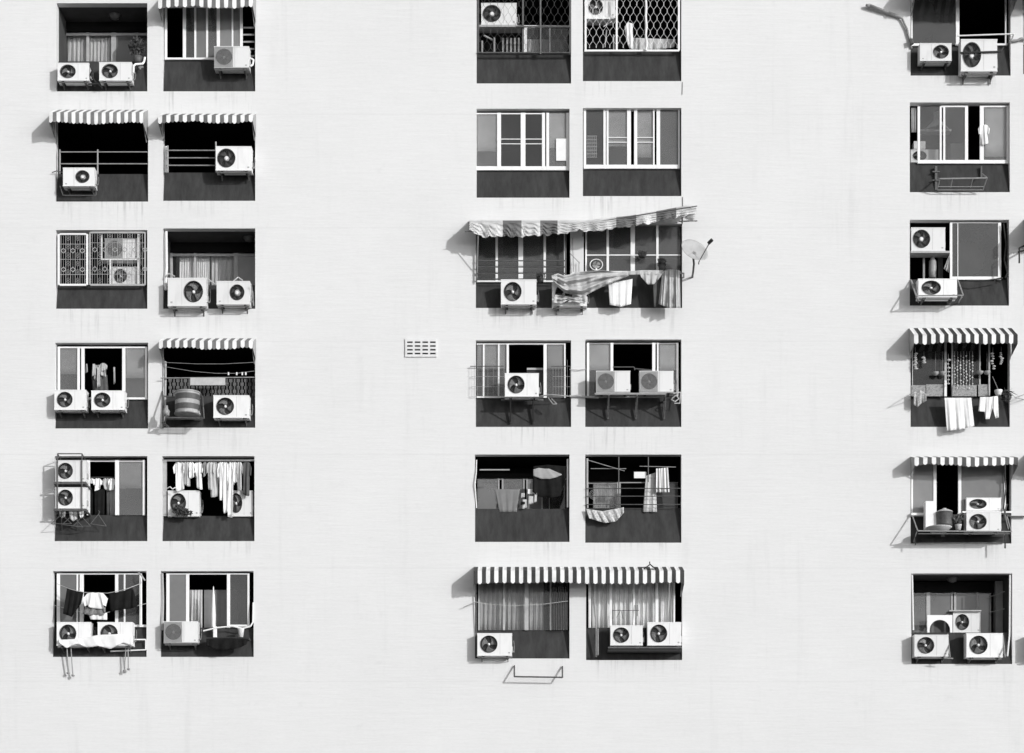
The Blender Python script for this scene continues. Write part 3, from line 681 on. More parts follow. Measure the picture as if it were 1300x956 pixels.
railing('C2', 'dark four-bar railing below the torn awning', [(605, 296, 358), (718, 296, 358)], [(604, 718, 331), (604, 718, 339), (604, 718, 347), (604, 718, 354.5)], STEEL, .016, d=.08)
# wire cages C3
def cage(label, x0, x1, y0, y1, d):
    root = empty('wire_cage', P(x0, y1, d), label+', '+at('C3'), 'wire cage', 'thin wire cages')
    m = MB(); b = -.02
    for y in (y0, y0+13, y0+26, y1): m.path([P(x0, y, b), P(x0, y, d), P(x1, y, d), P(x1, y, b)], .005, 4)
    for i in range(7): x = x0+(x1-x0)*i/6; m.bar(P(x, y0-8*(i % 2), d), P(x, y1, d), .004, 4)
    m.build('wire', GSTEEL, root)
    MB().path([P(x0-2, y0, d), P(x1, y0, d)], .011, 5).build('top_bar', STEEL, root)
cage('left thin wire cage beside the unit', 599, 640, 465, 503, .08)
cage('right thin wire cage beside the unit', 702, 724, 465, 503, .06)

# ------------------------------------------------------------ brackets and racks
def tri_bracket(cell, label, xs, yarm, ybot, x0, x1, d):
    root = empty('wall_bracket', P(xs[0], ybot, 0), label+', '+at(cell), 'bracket')
    for x in xs:
        m = MB(); X = P(x, yarm, d).x; zt = P(x, yarm, d).z; zb = wz(ybot)
        m.box(X-.018, X+.018, -d, .14, zt-.04, zt); m.box(X-.02, X+.02, -.03, .01, zb, zt-.04); m.bar((X, -d+.03, zt-.03), (X, -.02, zb+.04), .016, 6)
        m.build('arm', STEEL if cell != 'C3' else BLACK, root)
    m = MB(); a, b = P(x0, yarm, d), P(x1, yarm, d); m.box(a.x, b.x, -d-.003, -d+.04, a.z+.001, a.z+.045); m.box(a.x, b.x, -d+.26, -d+.3, a.z+.001, a.z+.045)
    m.build('beam', STEEL if cell == 'C3' else GSTEEL, root)
tri_bracket('C3', 'black triangular bracket with two long wall legs', (648, 677), 505, 538, 636, 690, .46)
tri_bracket('D3', 'long shared bracket with three wall legs under two units', (773, 809, 845), 501, 532, 755, 846, .46)
# A4 rack
root = empty('steel_rack', P(70, 650, 0), 'tall open steel rack holding two units, '+at('A4'), 'rack')
m = MB()
for x in (73, 104):
    m.bar(P(x, 576, .5), P(x, 648, .5), .016, 6); m.bar(P(x, 576, .5), P(x+4, 583, .05), .014, 6)
m.bar(P(73, 576, .5), P(104, 576, .5), .014, 6); m.build('upright_frame', STEEL, root)
for y in (612, 646):
    m = MB(); a, b = P(68, y, .5), P(109, y, .5); m.box(a.x, b.x, -.5, -.46, a.z-.05, a.z-.01); m.box(a.x, b.x, -.16, -.12, a.z-.05, a.z-.01)
    for X in (a.x, b.x-.04): m.box(X, X+.04, -.459, .1, a.z-.055, a.z-.015)
    m.build('shelf', STEEL, root)
m = MB()
for x in (78, 98): m.bar(P(x, 649, .46), (P(x, 649, 0).x, .05, wz(672)), .014, 6)
m.build('strut', STEEL, root)
# wire hangers hanging below the rack
for i, (x, y, s, c) in enumerate(((78, 654, 13, CLD), (92, 655, 13, CLD), (104, 657, 11, CLD), (125, 654, 10, STEEL))):
    m = MB(); d = .34-.05*i
    m.path([P(x, y-6, d), P(x+1.5, y-4, d), P(x, y-1, d), P(x-s, y+11, d+.03), P(x+s, y+11+i % 2*3, d-.03), P(x, y-1, d)], .009, 5)
    tag(m.build('clothes_hanger', STEEL), ['leftmost', 'second', 'third', 'rightmost'][i]+' dark wire hanger dangling below the rack and window, '+at('A4'), 'hanger', 'wire hangers below the rack')
for i, (x, w_, h, c) in enumerate(((79, 9, 10, CLM), (93, 12, 14, CLM), (103, 7, 10, CLW))):
    sheet('small_towel', ['left dim', 'middle pale', 'right white'][i]+' rag hanging under the rack', 'cloth', c, [(x-w_/2, 647), (x+w_/2, 647)], [(x-w_/3, 647+h*.8), (x, 647+h+1), (x+w_/2.2, 647+h*.8)], .3, .02, 2, 10, 6, 'A4', 'rags under the rack')
# E1 empty bracket
root = empty('empty_bracket', P(1188, 241, 0), 'empty metal unit bracket with a dark back post on the panel, '+at('E1'), 'bracket')
m = MB(); fl = [P(1193, 227, .42), P(1253, 226, .42), P(1248, 240, .42), P(1190, 241, .42)]
m.path([P(1190, 227, .05), P(1193, 227, .42), P(1253, 226, .42), P(1247, 221, .05)], .018, 6); m.path([P(1193, 227, .42), P(1190, 241, .15), P(1248, 241, .15), P(1253, 226, .42)], .015, 6)
m.path([P(1209, 227, .42), P(1207, 238, .2)], .012); m.path([P(1235, 227, .42), P(1232, 238, .2)], .012); m.bar(P(1191, 237, .25), P(1249, 237, .25), .01)
m.build('frame', GSTEEL, root)
m = MB(); m.pbox(1187, 1190, 211, 241, -.02, .1); m.pbox(1184, 1193, 217, 218.5, .0, .05); m.pbox(1184, 1193, 228, 229.5, .01, .05); m.build('back_post', STEEL, root)
MB().pbox(1245, 1247, 211, 226, -.05, .06).build('back_post', STEEL, root)
# E2 cradle
rods('unit_cradle', 'slanted tube cradle round the lower unit', 'bracket', [[(1156, 355, .0), (1163, 375.5, .56), (1223, 375, .56), (1216, 355, .0)], [(1157, 356, .02), (1166, 376, .3)], [(1163, 377, .55), (1166, 384, 0)], [(1221, 377, .55), (1217, 384, 0)]], .017, GSTEEL, 'E2')
# E4 rack
root = empty('balcony_rack', P(1156, 690, 0), 'shallow dark steel rack with hanging legs across the whole opening, '+at('E4'), 'rack')
m = MB(); m.path([P(1157, 651, 0), P(1165, 674, .6), P(1284, 675, .6), P(1277, 652, 0)], .018); m.path([P(1160, 688, .02), P(1164, 675, .58)], .014)
m.path([P(1160, 690, .05), P(1275, 689, .05), P(1275, 676, .55)], .014); m.path([P(1276, 652, .03), P(1280, 672, .5)], .012)
m.build('frame', GSTEEL, root)
m = MB()
for i in range(10): a = P(1166, 677, .6-.055*i); b = P(1282, 677, .6-.055*i); m.box(a.x, b.x, a.y, a.y+.02, a.z-.02, a.z)
m.build('shelf', STEEL, root)
m = MB(); m.bar(P(1276, 680, .4), P(1276, 696, .4), .02); m.bar(P(1162, 680, .3), P(1162, 692, .3), .016); m.build('leg', BLACK, root)
# C5 bottom bracket
rods('empty_wall_rack', 'dark empty U-shaped rack low on the wall below the bottom window', 'bracket', [[(653, 845, .03), (653, 859, .3), (714, 860, .3), (714, 846, .03)]], .02, STEEL)
# F2 bracket
rods('small_rail_bracket', 'black hooked rail end poking in from the right edge', 'bracket', [[(1300, 312, .0), (1294, 315, .45), (1294, 334, .45)], [(1300, 318, 0), (1293, 320, .45)]], .02, BLACK, 'F2')
# E0 bar, white rod and right pipe
rods('crossbar', 'dark flat bar running across the large tall unit', 'bar', [[(1219, 67, .38), (1270, 65.5, .38), (1274, 60, .05)]], .022, BLACK, 'E0')
rods('white_rod', 'long white rod across the dark opening above the big unit', 'rod', [[(1215, 45.5, .15), (1287, 43, .25)], [(1287, 43, .25), (1283, 55, .0)]], .018, FRAME, 'E0')
rods('drain_pipe', 'grey pipe crossing the wall between two top windows', 'pipe', [[(1281, 52, .06), (1292, 51.5, .06), (1296, 49, .07), (1302, 50, .06)]], .032, GSTEEL, 'F0')
rods('drain_pipe', 'dark horizontal pipe crossing to the next window', 'pipe', [[(1278, 654, .1), (1284, 656, .08), (1303, 656, .08)]], .024, STEEL, 'F4')
rods('drain_pipe', 'thick grey cable bridging the wall between two windows', 'pipe', [[(723, 503, .06), (735, 502.5, .07), (745, 504, .07), (760, 504.5, .2)]], .026, DULL, 'D3')
rods('cable', 'thin pale wire bridging the wall above the thick cable', 'cable', [[(723, 469, .04), (734, 470, .05), (744, 468.5, .04)]], .009, DULL, 'D3')
# lamp arm E0
root = empty('wall_floodlight', P(1157, 60, 0), 'long-armed lamp reaching up and left from the top fifth-column window', 'street lamp')
MB().path([P(1157, 62, .02), P(1155.5, 53, .04), P(1151, 36, .05), P(1145.5, 24, .06), P(1142, 21, .06)], .028, 8).build('arm', GSTEEL, root, smooth=True)
m = MB(); m.bar(P(1144, 22, .06), P(1104, 7.5, .09), .035, 8, r2=.05); m.bar(P(1104, 7.5, .09), P(1099, 6.5, .09), .055, 8, r2=.03); m.build('lamp_head', GSTEEL, root, smooth=True)
MB().path([P(1156, 50, .1), P(1158, 56, .12)], .05, 6).build('clamp', STEEL, root)

rods('wall_cable', 'thin cable running down the wall above the lifted awning end', 'cable', [[(866.5, 250, .012), (866.8, 268, .012), (866.6, 283, .02)]], .008, STEEL)
rods('wall_cable', 'hair-thin cable dropping from the top fourth-column recess', 'cable', [[(866.5, 104, .012), (866, 120, .012)]], .006, STEEL)
# ------------------------------------------------------------ vent block
root = empty('air_vent', P(515, 453, 0), 'small rectangular concrete vent with four columns of four slots', 'air vent')
m = MB(); a, b = P(514.5, 430.5, 0), P(554.5, 453.5, 0)
xs = [514.5]; 
for i in range(4): xs += [517+i*9.7, 524+i*9.7]
xs.append(554.5); ys = [430.5]
for i in range(4): ys += [434+i*4.8, 436+i*4.8]
ys.append(453.5)
for i in range(len(xs)-1):
    for j in range(len(ys)-1):
        if i % 2 == 1 and j % 2 == 1: continue
        p, q = P(xs[i], ys[j], 0), P(xs[i+1], ys[j+1], 0); m.quad((p.x, -.035, q.z), (q.x, -.035, q.z), (q.x, -.035, p.z), (p.x, -.035, p.z))
for x_ in (a.x, b.x): m.quad((x_, -.035, b.z), (x_, 0, b.z), (x_, 0, a.z), (x_, -.035, a.z))
for z_ in (a.z, b.z): m.quad((a.x, -.035, z_), (b.x, -.035, z_), (b.x, 0, z_), (a.x, 0, z_))
m.build('grid', mat(.7, .8, .1, 6, name='vent_concrete'), root)
MB().box(a.x+.01, b.x-.01, -.007, -.003, b.z+.01, a.z-.01).build('backing', BLACK, root)

# ------------------------------------------------------------ satellite dish
c = P(882, 317, .85); root = empty('satellite_dish', P(878, 345, 0), 'pale tilted satellite dish on a wall mount right of the torn awning', 'satellite dish')
N_ = Vector((.42, -1, .62)).normalized(); u_ = N_.orthogonal().normalized(); v_ = N_.cross(u_)
m = MB(); rr = .36
def dish(u, v):
    a = u*2*math.pi; r = rr*max(v, .01); return c+(u_*math.cos(a)+v_*math.sin(a))*r+N_*(-.10+.10*v*v)
m.grid(dish, 36, 8); m.build('reflector', mat(.42, .5, .15, 4, name='dish_paint'), root, smooth=True, solid=.012)
lnb = P(901.5, 307, 1.15)
MB().path([c-v_*0+Vector((.1, -.0, -.36)), P(887, 333, .95), lnb], .013, 6).build('feed_arm', STEEL, root)
MB().bar(lnb+Vector((-.04, .03, -.03)), lnb+Vector((.05, -.04, .04)), .045, 8).build('feed_horn', BLACK, root)
MB().path([P(879, 352, .0), P(880, 345, .35), P(881, 335, .5), c-N_*.12], .026, 8).build('mount', STEEL, root)

# ------------------------------------------------------------ laundry and things
# A0 plant
root = empty('potted_plant', P(175, 78, -.02), 'dark leafy plant hanging at the right side of the balcony, '+at('A0'), 'plant')
def foliage(root, cx, cy, rx, ry, d, n, seed, size=.05, m_=LEAF, dd=.15):
    rnd = random.Random(seed); m = MB()
    for i in range(n):
        a = rnd.uniform(0, 6.28); r = rnd.random()**.6; x = cx+rx*r*math.cos(a); y = cy+ry*r*math.sin(a); c_ = P(x, y, d+rnd.uniform(-dd, dd))
        t = Vector((rnd.uniform(-1, 1), rnd.uniform(-1, 1), rnd.uniform(-1, 1))).normalized(); o_ = t.orthogonal().normalized()*size*.4; s = size*rnd.uniform(.6, 1.5)
        m.quad(c_-t*s, c_+o_, c_+t*s, c_-o_)
    m.build('leaves', m_, root)
foliage(root, 174, 60, 10, 13, -.1, 170, 1, .06)
MB().path([P(174, 76, -.08), P(173, 62, -.12), P(170, 52, -.1)], .012).build('stem', STEEL, root)
m = MB(); p = P(175, 80, -.06); m.lathe(p, [(.001, 0), (.09, 0), (.12, .16), (.1, .16), (.09, .1)], 16); m.build('pot', STEEL, root, smooth=True)
rods('bent_pipe', 'white bent pipe rising right of the two units', 'pipe', [[(169.5, 93, .3), (169.5, 84, .25), (172, 81.5, .2), (181, 81, .1), (183, 78, .05), (184, 73, .0)]], .026, FRAME, 'A0')
rods('tap', 'small bright metal tap on the dark panel', 'tap', [[(178, 84, .02), (178, 88, .05)], [(176, 85.5, .06), (182, 85, .06)]], .022, GSTEEL, 'A0')
rods('cable_bundle', 'tangled dark cables between the two units', 'cable', [[(114, 82, .2), (117, 90, .25), (113, 98, .2), (118, 107, .15), (122, 110, .1)], [(118, 88, .3), (116, 96, .28), (121, 104, .2), (128, 109, .2)], [(112, 107, .2), (126, 106, .2), (130, 112, .1)]], .02, BLACK, 'A0')
rods('corner_pipe', 'pale upright pipe along the left jamb', 'pipe', [[(211, 294, -.02), (211.5, 340, -.02), (210, 368, .02)]], .034, WHITE, 'B2')
for i, pl in enumerate(([(210, 352, .1), (214, 347, .1), (222, 351, .1)], [(255, 352, .15), (265, 355, .1), (273, 361, .1)], [(296, 357, .15), (302, 352, .1), (308, 356, .1)])): rods('cable', ['short cable looping above the large unit', 'cable sloping down between the two units', 'cable arching over the smaller unit'][i], 'cable', [pl], .018, DULL, 'B2')
rods('support_bar', 'dark slanted strut right of the smaller unit', 'bracket', [[(319, 362, .4), (322, 388, .05)]], .016, GSTEEL, 'B2')
rods('drain_pipe', 'short white elbow pipe right of the grilled unit', 'pipe', [[(318, 84, .25), (321, 82, .2), (322, 76, .1), (318, 74, .05)]], .022, FRAME, 'B0')
# A1 small bits
rods('cable', 'loose grey wires sticking out left of the low unit', 'cable', [[(66, 219, .06), (72, 217, .1), (80, 219, .15)]], .012, STEEL, 'A1')
rods('frame_bars', 'thin dark frame round the lower unit', 'bracket', [[(121, 224, .15), (122, 248, .15), (80, 248, .15), (76, 236, .2)]], .012, STEEL, 'A1')
# A3 clothes in the dark opening
for i, (x, y0, y1, w_, mt) in enumerate(((119, 462, 478, 5, CLM), (125, 466, 492, 5, CLM), (131, 461, 472, 5, CLM), (145, 466, 488, 3, CLM), (110, 462, 474, 3, CLG))):
    sheet('hanging_garment', ['pale shirt', 'long pale garment', 'short pale shirt', 'thin pale strip', 'dim grey strip'][i]+' hanging inside the dark opening', 'clothes', mt, [(x-w_*.3, y0), (x+w_*.3, y0)], [(x-w_/2+i % 2, y1), (x+w_/2, y1-2)], -.25, .02, 2, 8, 6, 'A3', 'garments inside the dark opening')
shirt_later = [(123, 463, 12, 20), (131, 461, 11, 16)]
sheet('dark_garment', 'dark trousers behind the pale garments in the opening', 'clothes', CLD, [(116, 476), (136, 476)], [(118, 500), (138, 502)], -.35, .03, 3, 12, 6, 'A3', 'garments inside the dark opening')
# B3 wires, sign, brick screen, drum, shelf
def wire(label, pts, cell, r=.006, m_=GSTEEL): return rods('clothes_line', label, 'clothes line', [pts], r, m_, cell, 'clothes lines', 4)
wire('upper slack wire under the awning', [(207, 460, .1), (250, 462, .15), (285, 462, .15), (323, 460, .1)], 'B3')
wire('lower sagging wire with pegs', [(209, 465.5, .1), (245, 471.5, .15), (275, 474, .15), (300, 474, .15), (323, 471, .1)], 'B3')
for i, x in enumerate((290, 300.5, 307.5, 312)):
    o = MB().pbox(x-.8, x+.8, 472.5, 476, .16, .03).build('clothes_peg', WHITE); tag(o, ['first', 'second', 'third', 'fourth'][i]+' white peg on the sagging wire from the left, '+at('B3'), 'clothes peg', 'white pegs on the sagging wire')
rods('rail', 'pale horizontal bar over the drum and the unit', 'railing', [[(204, 480, .12), (323, 479, .1)]], .014, GSTEEL, 'B3')
m = MB(); m.pbox(241.5, 286, 479.5, 489, .14, .012); tag(m.build('white_board', CLM), 'pale rectangular board tied to the bar above the drum, '+at('B3'), 'board')
rods('upright_pole', 'grey upright pole strapped at the left jamb', 'pole', [[(210, 459, .05), (210, 486, .05), (209, 540, .12)]], .03, DULL, 'B3')
m = MB(); d = -.3   # basket weave screen
for i in range(23):
    for j in range(5):
        x = 214+i*4.8; y = 481+j*4.6
        if i % 2 == j % 2: m.pbox(x, x+4.2, y, y+4, d, .02)
        else: m.pbox(x+1.2, x+3.0, y-.4, y+4.4, d+.01, .02)
tag(m.build('woven_screen', mat(.13, .8, .3, 10, name='woven_cane')), 'woven brick-pattern screen standing behind the drum, '+at('B3'), 'screen')
root = empty('metal_drum', P(238, 528, .3), 'striped round drum lying on the shelf with a white lid, '+at('B3'), 'drum')
m = MB(); cc = P(238, 527, .3)
m.lathe(cc, [(.001, 0), (.31, 0), (.325, .015), (.325, .045), (.31, .05), (.31, .54), (.325, .545), (.325, .57), (.30, .58), (.001, .58)], 48); m.build('body', mat(.34, .5, .35, 5, name='drum_metal'), root)
for h, rr_ in ((.10, .316), (.35, .316)):
    m = MB(); m.lathe(cc+Vector((0, 0, h)), [(rr_-.01, 0), (rr_, 0), (rr_, .14), (rr_-.01, .14)], 48); m.build('band', mat(.08, .6, .3, 5, name='dark_band'), root)
m = MB(); m.lathe(cc+Vector((-.02, 0, .58)), [(.13, -.01), (.12, .03), (.06, .06), (.001, .065)], 16); m.build('lid', WHITE, root, smooth=True)
root = empty('drum_shelf', P(208, 530, 0), 'rusty steel shelf and props under the drum, '+at('B3'), 'shelf')
m = MB(); m.path([P(206, 497, 0), P(211, 530, .6), P(259, 531, .6), P(258, 517, .6), P(257, 503, 0)], .018); m.path([P(208, 503, .1), P(255, 506, .1)], .016); m.path([P(211, 530, .6), P(207, 543, 0)], .02); m.path([P(206, 536, .3), P(214, 542, .3)], .03)
m.build('frame', STEEL, root)
m = MB()
for i in range(8): a = P(212, 531, .55-.07*i); b = P(258, 531, .55-.07*i); m.box(a.x, b.x, a.y, a.y+.03, a.z-.02, a.z)
m.build('slat', STEEL, root)
m = MB(); m.lathe(P(211, 528, .45), [(.001, 0), (.08, 0), (.09, .12), (.05, .18), (.04, .26), (.001, .26)], 12); tag(m.build('small_jar', GSTEEL, smooth=True), 'small grey jar at the left end of the drum shelf, '+at('B3'), 'jar')
# A4 clothes
rods('clothes_rail', 'dark rail carrying shirts inside the window', 'clothes rail', [[(112, 606, -.25), (180, 606, -.25)]], .01, STEEL, 'A4')
SH = [(0, 2), (.12, .6), (.25, .0), (.5, .8), (.75, 0), (.88, .6), (1, 2)]
def shirt(name, label, cell, x, y, w_, h, mt, d, group, slv=.4, seed=0, stripes=None):
    k = w_; rs = random.Random(int(x*13)+seed); sk = rs.uniform(-.12, .12)*w_; hl = rs.uniform(-1.8, 1.8)
    top = [(x-.5*k, y+slv*h*.45), (x-.32*k, y+1.2), (x-.12*k, y), (x, y+1), (x+.12*k, y), (x+.32*k, y+1.2), (x+.5*k, y+slv*h*.45)]
    bot = [(x-.42*k, y+slv*h), (x-.30*k, y+slv*h*.9), (x-.31*k+sk, y+h-hl), (x+sk, y+h+.8), (x+.31*k+sk, y+h+hl), (x+.30*k, y+slv*h*.9), (x+.42*k, y+slv*h)]
    return sheet(name, label, 'clothes', mt, top, bot, d, .032, 2.3, 40, 12, cell, group, seed=seed, stripes=stripes)
for i, (x, w_, mt, h, lab) in enumerate(((115, 12, CLW, 6, 'small white top next to the frame'), (124, 12, CLW, 15, 'white shirt with a dark tie-like strip'), (135, 12, CLM, 15, 'pale grey shirt'), (142, 10, CLW, 15, 'white shirt touching the stile'), (155, 13, CLM, 13, 'pale shirt dimly seen through the pane'))):
    shirt('shirt', lab, 'A4', x, 607, w_, h, mt, -.22-.02*(i % 3), 'garments inside the window', .6, i)
for i, (x_, y_, w_, h_) in enumerate(shirt_later): shirt('shirt', ['small grey shirt with sleeves', 'smaller pale shirt with sleeves'][i]+' hanging inside the dark opening', 'A3', x_, y_, w_, h_, (CLG, CLM)[i], -.3+.02*i, 'garments inside the dark opening', .5)
for i, (x0, x1, mt) in enumerate(((112, 118, CLB), (120, 133, CLB), (135, 139, CLD), (139, 146, CLG))):
    sheet('trousers', ['narrow black pair', 'wide black pair', 'charcoal pair', 'grey pair'][i]+' of trousers below the shirts', 'clothes', mt, [(x0, 621), (x1, 621)], [(x0+.5, 656), (x1-.5, 656)], -.3, .02, 2, 10, 6, 'A4', 'garments inside the window')
# B4 clothes
rods('clothes_rail', 'long rail carrying the row of shirts', 'clothes rail', [[(206, 584, .0), (323, 584, .0)]], .011, GSTEEL, 'B4')
BL = [(228, 17, 36, CLW, 'white short-sleeved shirt at the left end'), (237, 12, 30, CLM, 'pale crumpled shirt second from left'), (243, 10, 20, CLW, 'short white top between two shirts'), (252, 12, 34, CLW, 'bright white shirt with a sharp hem'),
      (260, 6, 18, CLG, 'small grey cloth in the gap'), (267, 11, 35, CLM, 'pale grey shirt right of the gap'), (271, 15, 44, CLM, 'long crumpled pale shirt'), (281, 11, 48, CLW, 'white garment with striped sleeve'), (286, 9, 64, CLW, 'longest white garment in the row'), (293, 10, 70, CLW, 'long white towel-like garment'), (298, 8, 26, CLW, 'white top near the dark shirt'), (304, 9, 36, CLM, 'pale grey shirt near the right end'), (313, 13, 42, CLD, 'dark grey shirt at the right end')]
for i, (x, w_, h, mt, lab) in enumerate(BL):
    shirt('shirt', lab, 'B4', x, 586.5, w_, h, mt, .02+.02*(i % 3), 'shirts hanging in a row', .42, i)
    rods('clothes_hanger', 'hanger holding the '+lab, 'hanger', [[(x, 583.5, 0), (x, 587, .02)], [(x-w_*.3, 588.5, .02), (x, 586.5, .02), (x+w_*.3, 588.5, .02)]], .006, STEEL, 'B4', 'hangers on the shirt rail')
root = empty('balcony_plant', P(236, 654, .1), 'dark bushy plant leaning over the left unit, '+at('B4'), 'plant')
foliage(root, 229, 648, 10, 7, .12, 110, 5, .06, dd=.06); foliage(root, 236, 651, 8, 4, .15, 60, 8, .06, dd=.04)
MB().path([P(233, 656, .05), P(228, 645, .1), P(226, 640, .1)], .01).build('stem', STEEL, root)
rods('cable', 'white curly cable above the left unit', 'cable', [[(212, 620, .15), (216, 618, .2), (219, 621, .2), (222, 619, .2), (226, 621, .2)]], .014, FRAME, 'B4')
# A5
wire('upper sagging line with black and white washing', [(72, 741, .1), (90, 748, .3), (106, 752, .35), (137, 753, .35), (160, 748, .3), (178, 741, .1)], 'A5', .008, DULL)
wire('lower slack line below the washing', [(67, 768, .1), (97, 776, .3), (130, 779, .3), (160, 772, .3), (187, 766, .1)], 'A5', .007, DULL)
sheet('black_trousers', 'black trousers pegged out at the left of the line', 'clothes', CLB, [(85, 747), (95, 750), (106, 752)], [(80, 779), (91, 783), (103, 766)], .36, .03, 3, 20, 10, 'A5', 'washing on the bottom-left line')
shirt('shirt', 'white shirt pegged at the middle of the line', 'A5', 121, 752, 32, 20, CLW, .38, 'washing on the bottom-left line', .9)
sheet('patterned_cloth', 'dark patterned cloth under the white shirt', 'clothes', mat(.2, .9, .6, 30, name='patterned_cloth'), [(108, 770), (134, 771)], [(105, 779), (112, 781), (132, 781), (134, 776)], .32, .03, 4, 20, 6, 'A5', 'washing on the bottom-left line')
sheet('white_cloth', 'folded white cloth lowest on the line', 'clothes', CLW, [(113, 781), (136, 778)], [(115, 786.5), (136, 787)], .3, .02, 3, 16, 4, 'A5', 'washing on the bottom-left line')
sheet('black_shirt', 'large black shirt at the right of the line', 'clothes', CLB, [(138, 753), (155, 751), (167, 746), (170, 750)], [(140, 777), (152, 774), (165, 773), (175, 770)], .36, .03, 3, 20, 8, 'A5', 'washing on the bottom-left line')
sheet('draped_sheet', 'white sheet wrapped along the bottoms of the two units', 'sheet', CLW, [(74, 812), (84, 812), (98, 811), (110, 809), (125, 806), (150, 805), (168, 807)], [(74, 815), (84, 823), (98, 817), (110, 822), (125, 820), (140, 824), (156, 816), (168, 820)], .34, .02, 4, 40, 6, 'A5')
rods('tube_stand', 'white tube stand sticking out right of the units', 'stand', [[(168, 812, .1), (185, 812, .02), (185, 825, .0), (140, 827, .05)]], .018, FRAME, 'A5')
for i, (x, y0, x2, y1) in enumerate(((85, 822, 86.5, 854), (90, 822, 92.5, 857), (160, 820, 158, 851), (162.5, 820, 163, 849))):
    m = MB(); m.bar(P(x, y0, .2), P(x2, y1, .12), .016, 6); m.bar(P(x2-.7, y1, .12), P(x2+1, y1+1.2, .14), .035, 6)
    tag(m.build('hanging_rod', GSTEEL), ['first', 'second', 'third', 'fourth'][i]+' thin rod dangling below the draped units, counted from the left, '+at('A5'), 'rod', 'rods dangling below the draped units')
root = empty('window_stay', P(178, 745, 0), 'white upright stay with a bent arm at the right jamb, '+at('A5'), 'stay'); MB().path([P(179, 734, 0), P(179, 794, 0)], .025).build('post', FRAME, root); MB().path([P(176, 727, .05), P(180, 731, .15), P(184, 737, .15)], .02).build('hook', DULL, root)
# B5
root = empty('folded_parasol', P(272, 815, .1), 'slim folded white parasol standing in front of the grey screen, '+at('B5'), 'parasol')
m = MB(); a = P(271, 812, .05); zt = P(271, 745, .05).z
m.lathe(Vector((a.x, a.y, P(271, 796, .05).z)), [(.05, 0), (.055, .3), (.035, .75), (.012, 1.0), (.002, 1.04)], 10); m.build('canopy', CLW, root, smooth=True)
m = MB(); m.pbox(270.5, 275, 795, 815, .1, .08); m.build('handle', WHITE, root, bevel=.01)
rods('bent_pipe', 'white pipe curving along the sill to the right jamb', 'pipe', [[(258, 801, .1), (275, 797, .1), (295, 795, .1), (308, 798, .1), (318, 795, .1), (321, 790, .05), (321.5, 765, .0)]], .02, FRAME, 'B5')
root = empty('plastic_cup', P(306, 809, .2), 'white cup standing on a small ledge below the right sash, '+at('B5'), 'cup')
m = MB(); c_ = P(306, 809, .2); m.lathe(c_, [(.001, 0), (.055, 0), (.08, .2), (.088, .21), (.07, .21), (.05, .02)], 16); m.build('body', WHITE, root, smooth=True)
m = MB(); m.pbox(262, 316, 809, 812, .35, .3); tag(m.build('ledge', BLACK), 'dark flat ledge under the parasol and cup, '+at('B5'), 'ledge')
sheet('dark_cloth', 'black rag hanging over the ledge under the parasol', 'cloth', CLB, [(262, 811), (290, 810), (315, 811)], [(262, 820), (275, 825), (290, 825), (305, 822), (313, 818)], .37, .03, 4, 24, 6, 'B5')  # cast shadow built as a dark sheet below the ledge
rods('corner_pipe', 'dirty pale pipe and straps along the left jamb', 'pipe', [[(206, 728, 0), (207, 760, 0), (206, 800, .05)]], .03, DULL, 'B5')
# C0 D0 bits
for i in range(5):
    o = MB().pbox(637.5+i*5, 640+i*5, 48, 69, -.5, .03).build('slat', mat(.3, .6, .2, 8, name='grey_slat')); tag(o, ['leftmost', 'second', 'middle', 'fourth', 'rightmost'][i]+' grey upright slat of five behind the cage, '+at('C0'), 'slat', 'grey slats behind the cage')
rods('balcony_things', 'grey stick and bent hose at the lower left behind the cage', 'hose', [[(612, 68, -.3), (612, 52, -.3)], [(614, 45, -.3), (622, 49, -.4), (627, 52, -.4)], [(627.5, 48, -.35), (627.5, 68, -.35)]], .025, GSTEEL, 'C0')
sheet('white_towel', 'white towel folded over behind the lattice', 'towel', CLW, [(793, 34), (797, 28), (803, 30)], [(795, 50), (799, 62), (804, 63)], -.2, .03, 2, 14, 10, 'D0')
sheet('low_cloth', 'wide pale cloth along the bottom behind the lattice', 'cloth', CLM, [(804, 48), (830, 49), (858, 50)], [(804, 64), (830, 64), (856, 60)], -.3, .04, 5, 40, 6, 'D0')
rods('garden_fork', 'light sticks leaning behind the lattice at left', 'stick', [[(766, 34, -.2), (777, 27, -.25)], [(768, 60, -.2), (770, 38, -.2)], [(779, 64, -.2), (779, 44, -.2)]], .016, DULL, 'D0')
m = MB(); m.pbox(745, 779, 22, 24, -.15, .35); tag(m.build('unit_shelf', FRAME), 'white shelf carrying the unit behind the lattice, '+at('D0'), 'shelf')
m = MB(); m.pbox(608, 662, 31.5, 34, -.1, .35); tag(m.build('unit_shelf', DULL), 'grey shelf carrying the unit in the wire cage, '+at('C0'), 'shelf')
# D1 / C1 things behind glass
m = MB()
for i in range(5): m.pbox(746+i*2.6, 747+i*2.6, 172, 200, -.25, .02)
for i in range(7): m.pbox(745, 758, 172+i*4.5, 173+i*4.5, -.255, .02)
tag(m.build('white_rack', FRAME), 'white wire grid as reflection behind the left pane, '+at('D1'), 'rack')  # wire grid added in place of a reflection in the glass
m = MB(); m.pbox(706, 719, 176, 204, -.095, .02); tag(m.build('notice_board', CLW), 'pale sheet fixed inside the right pane, '+at('C1'), 'board')
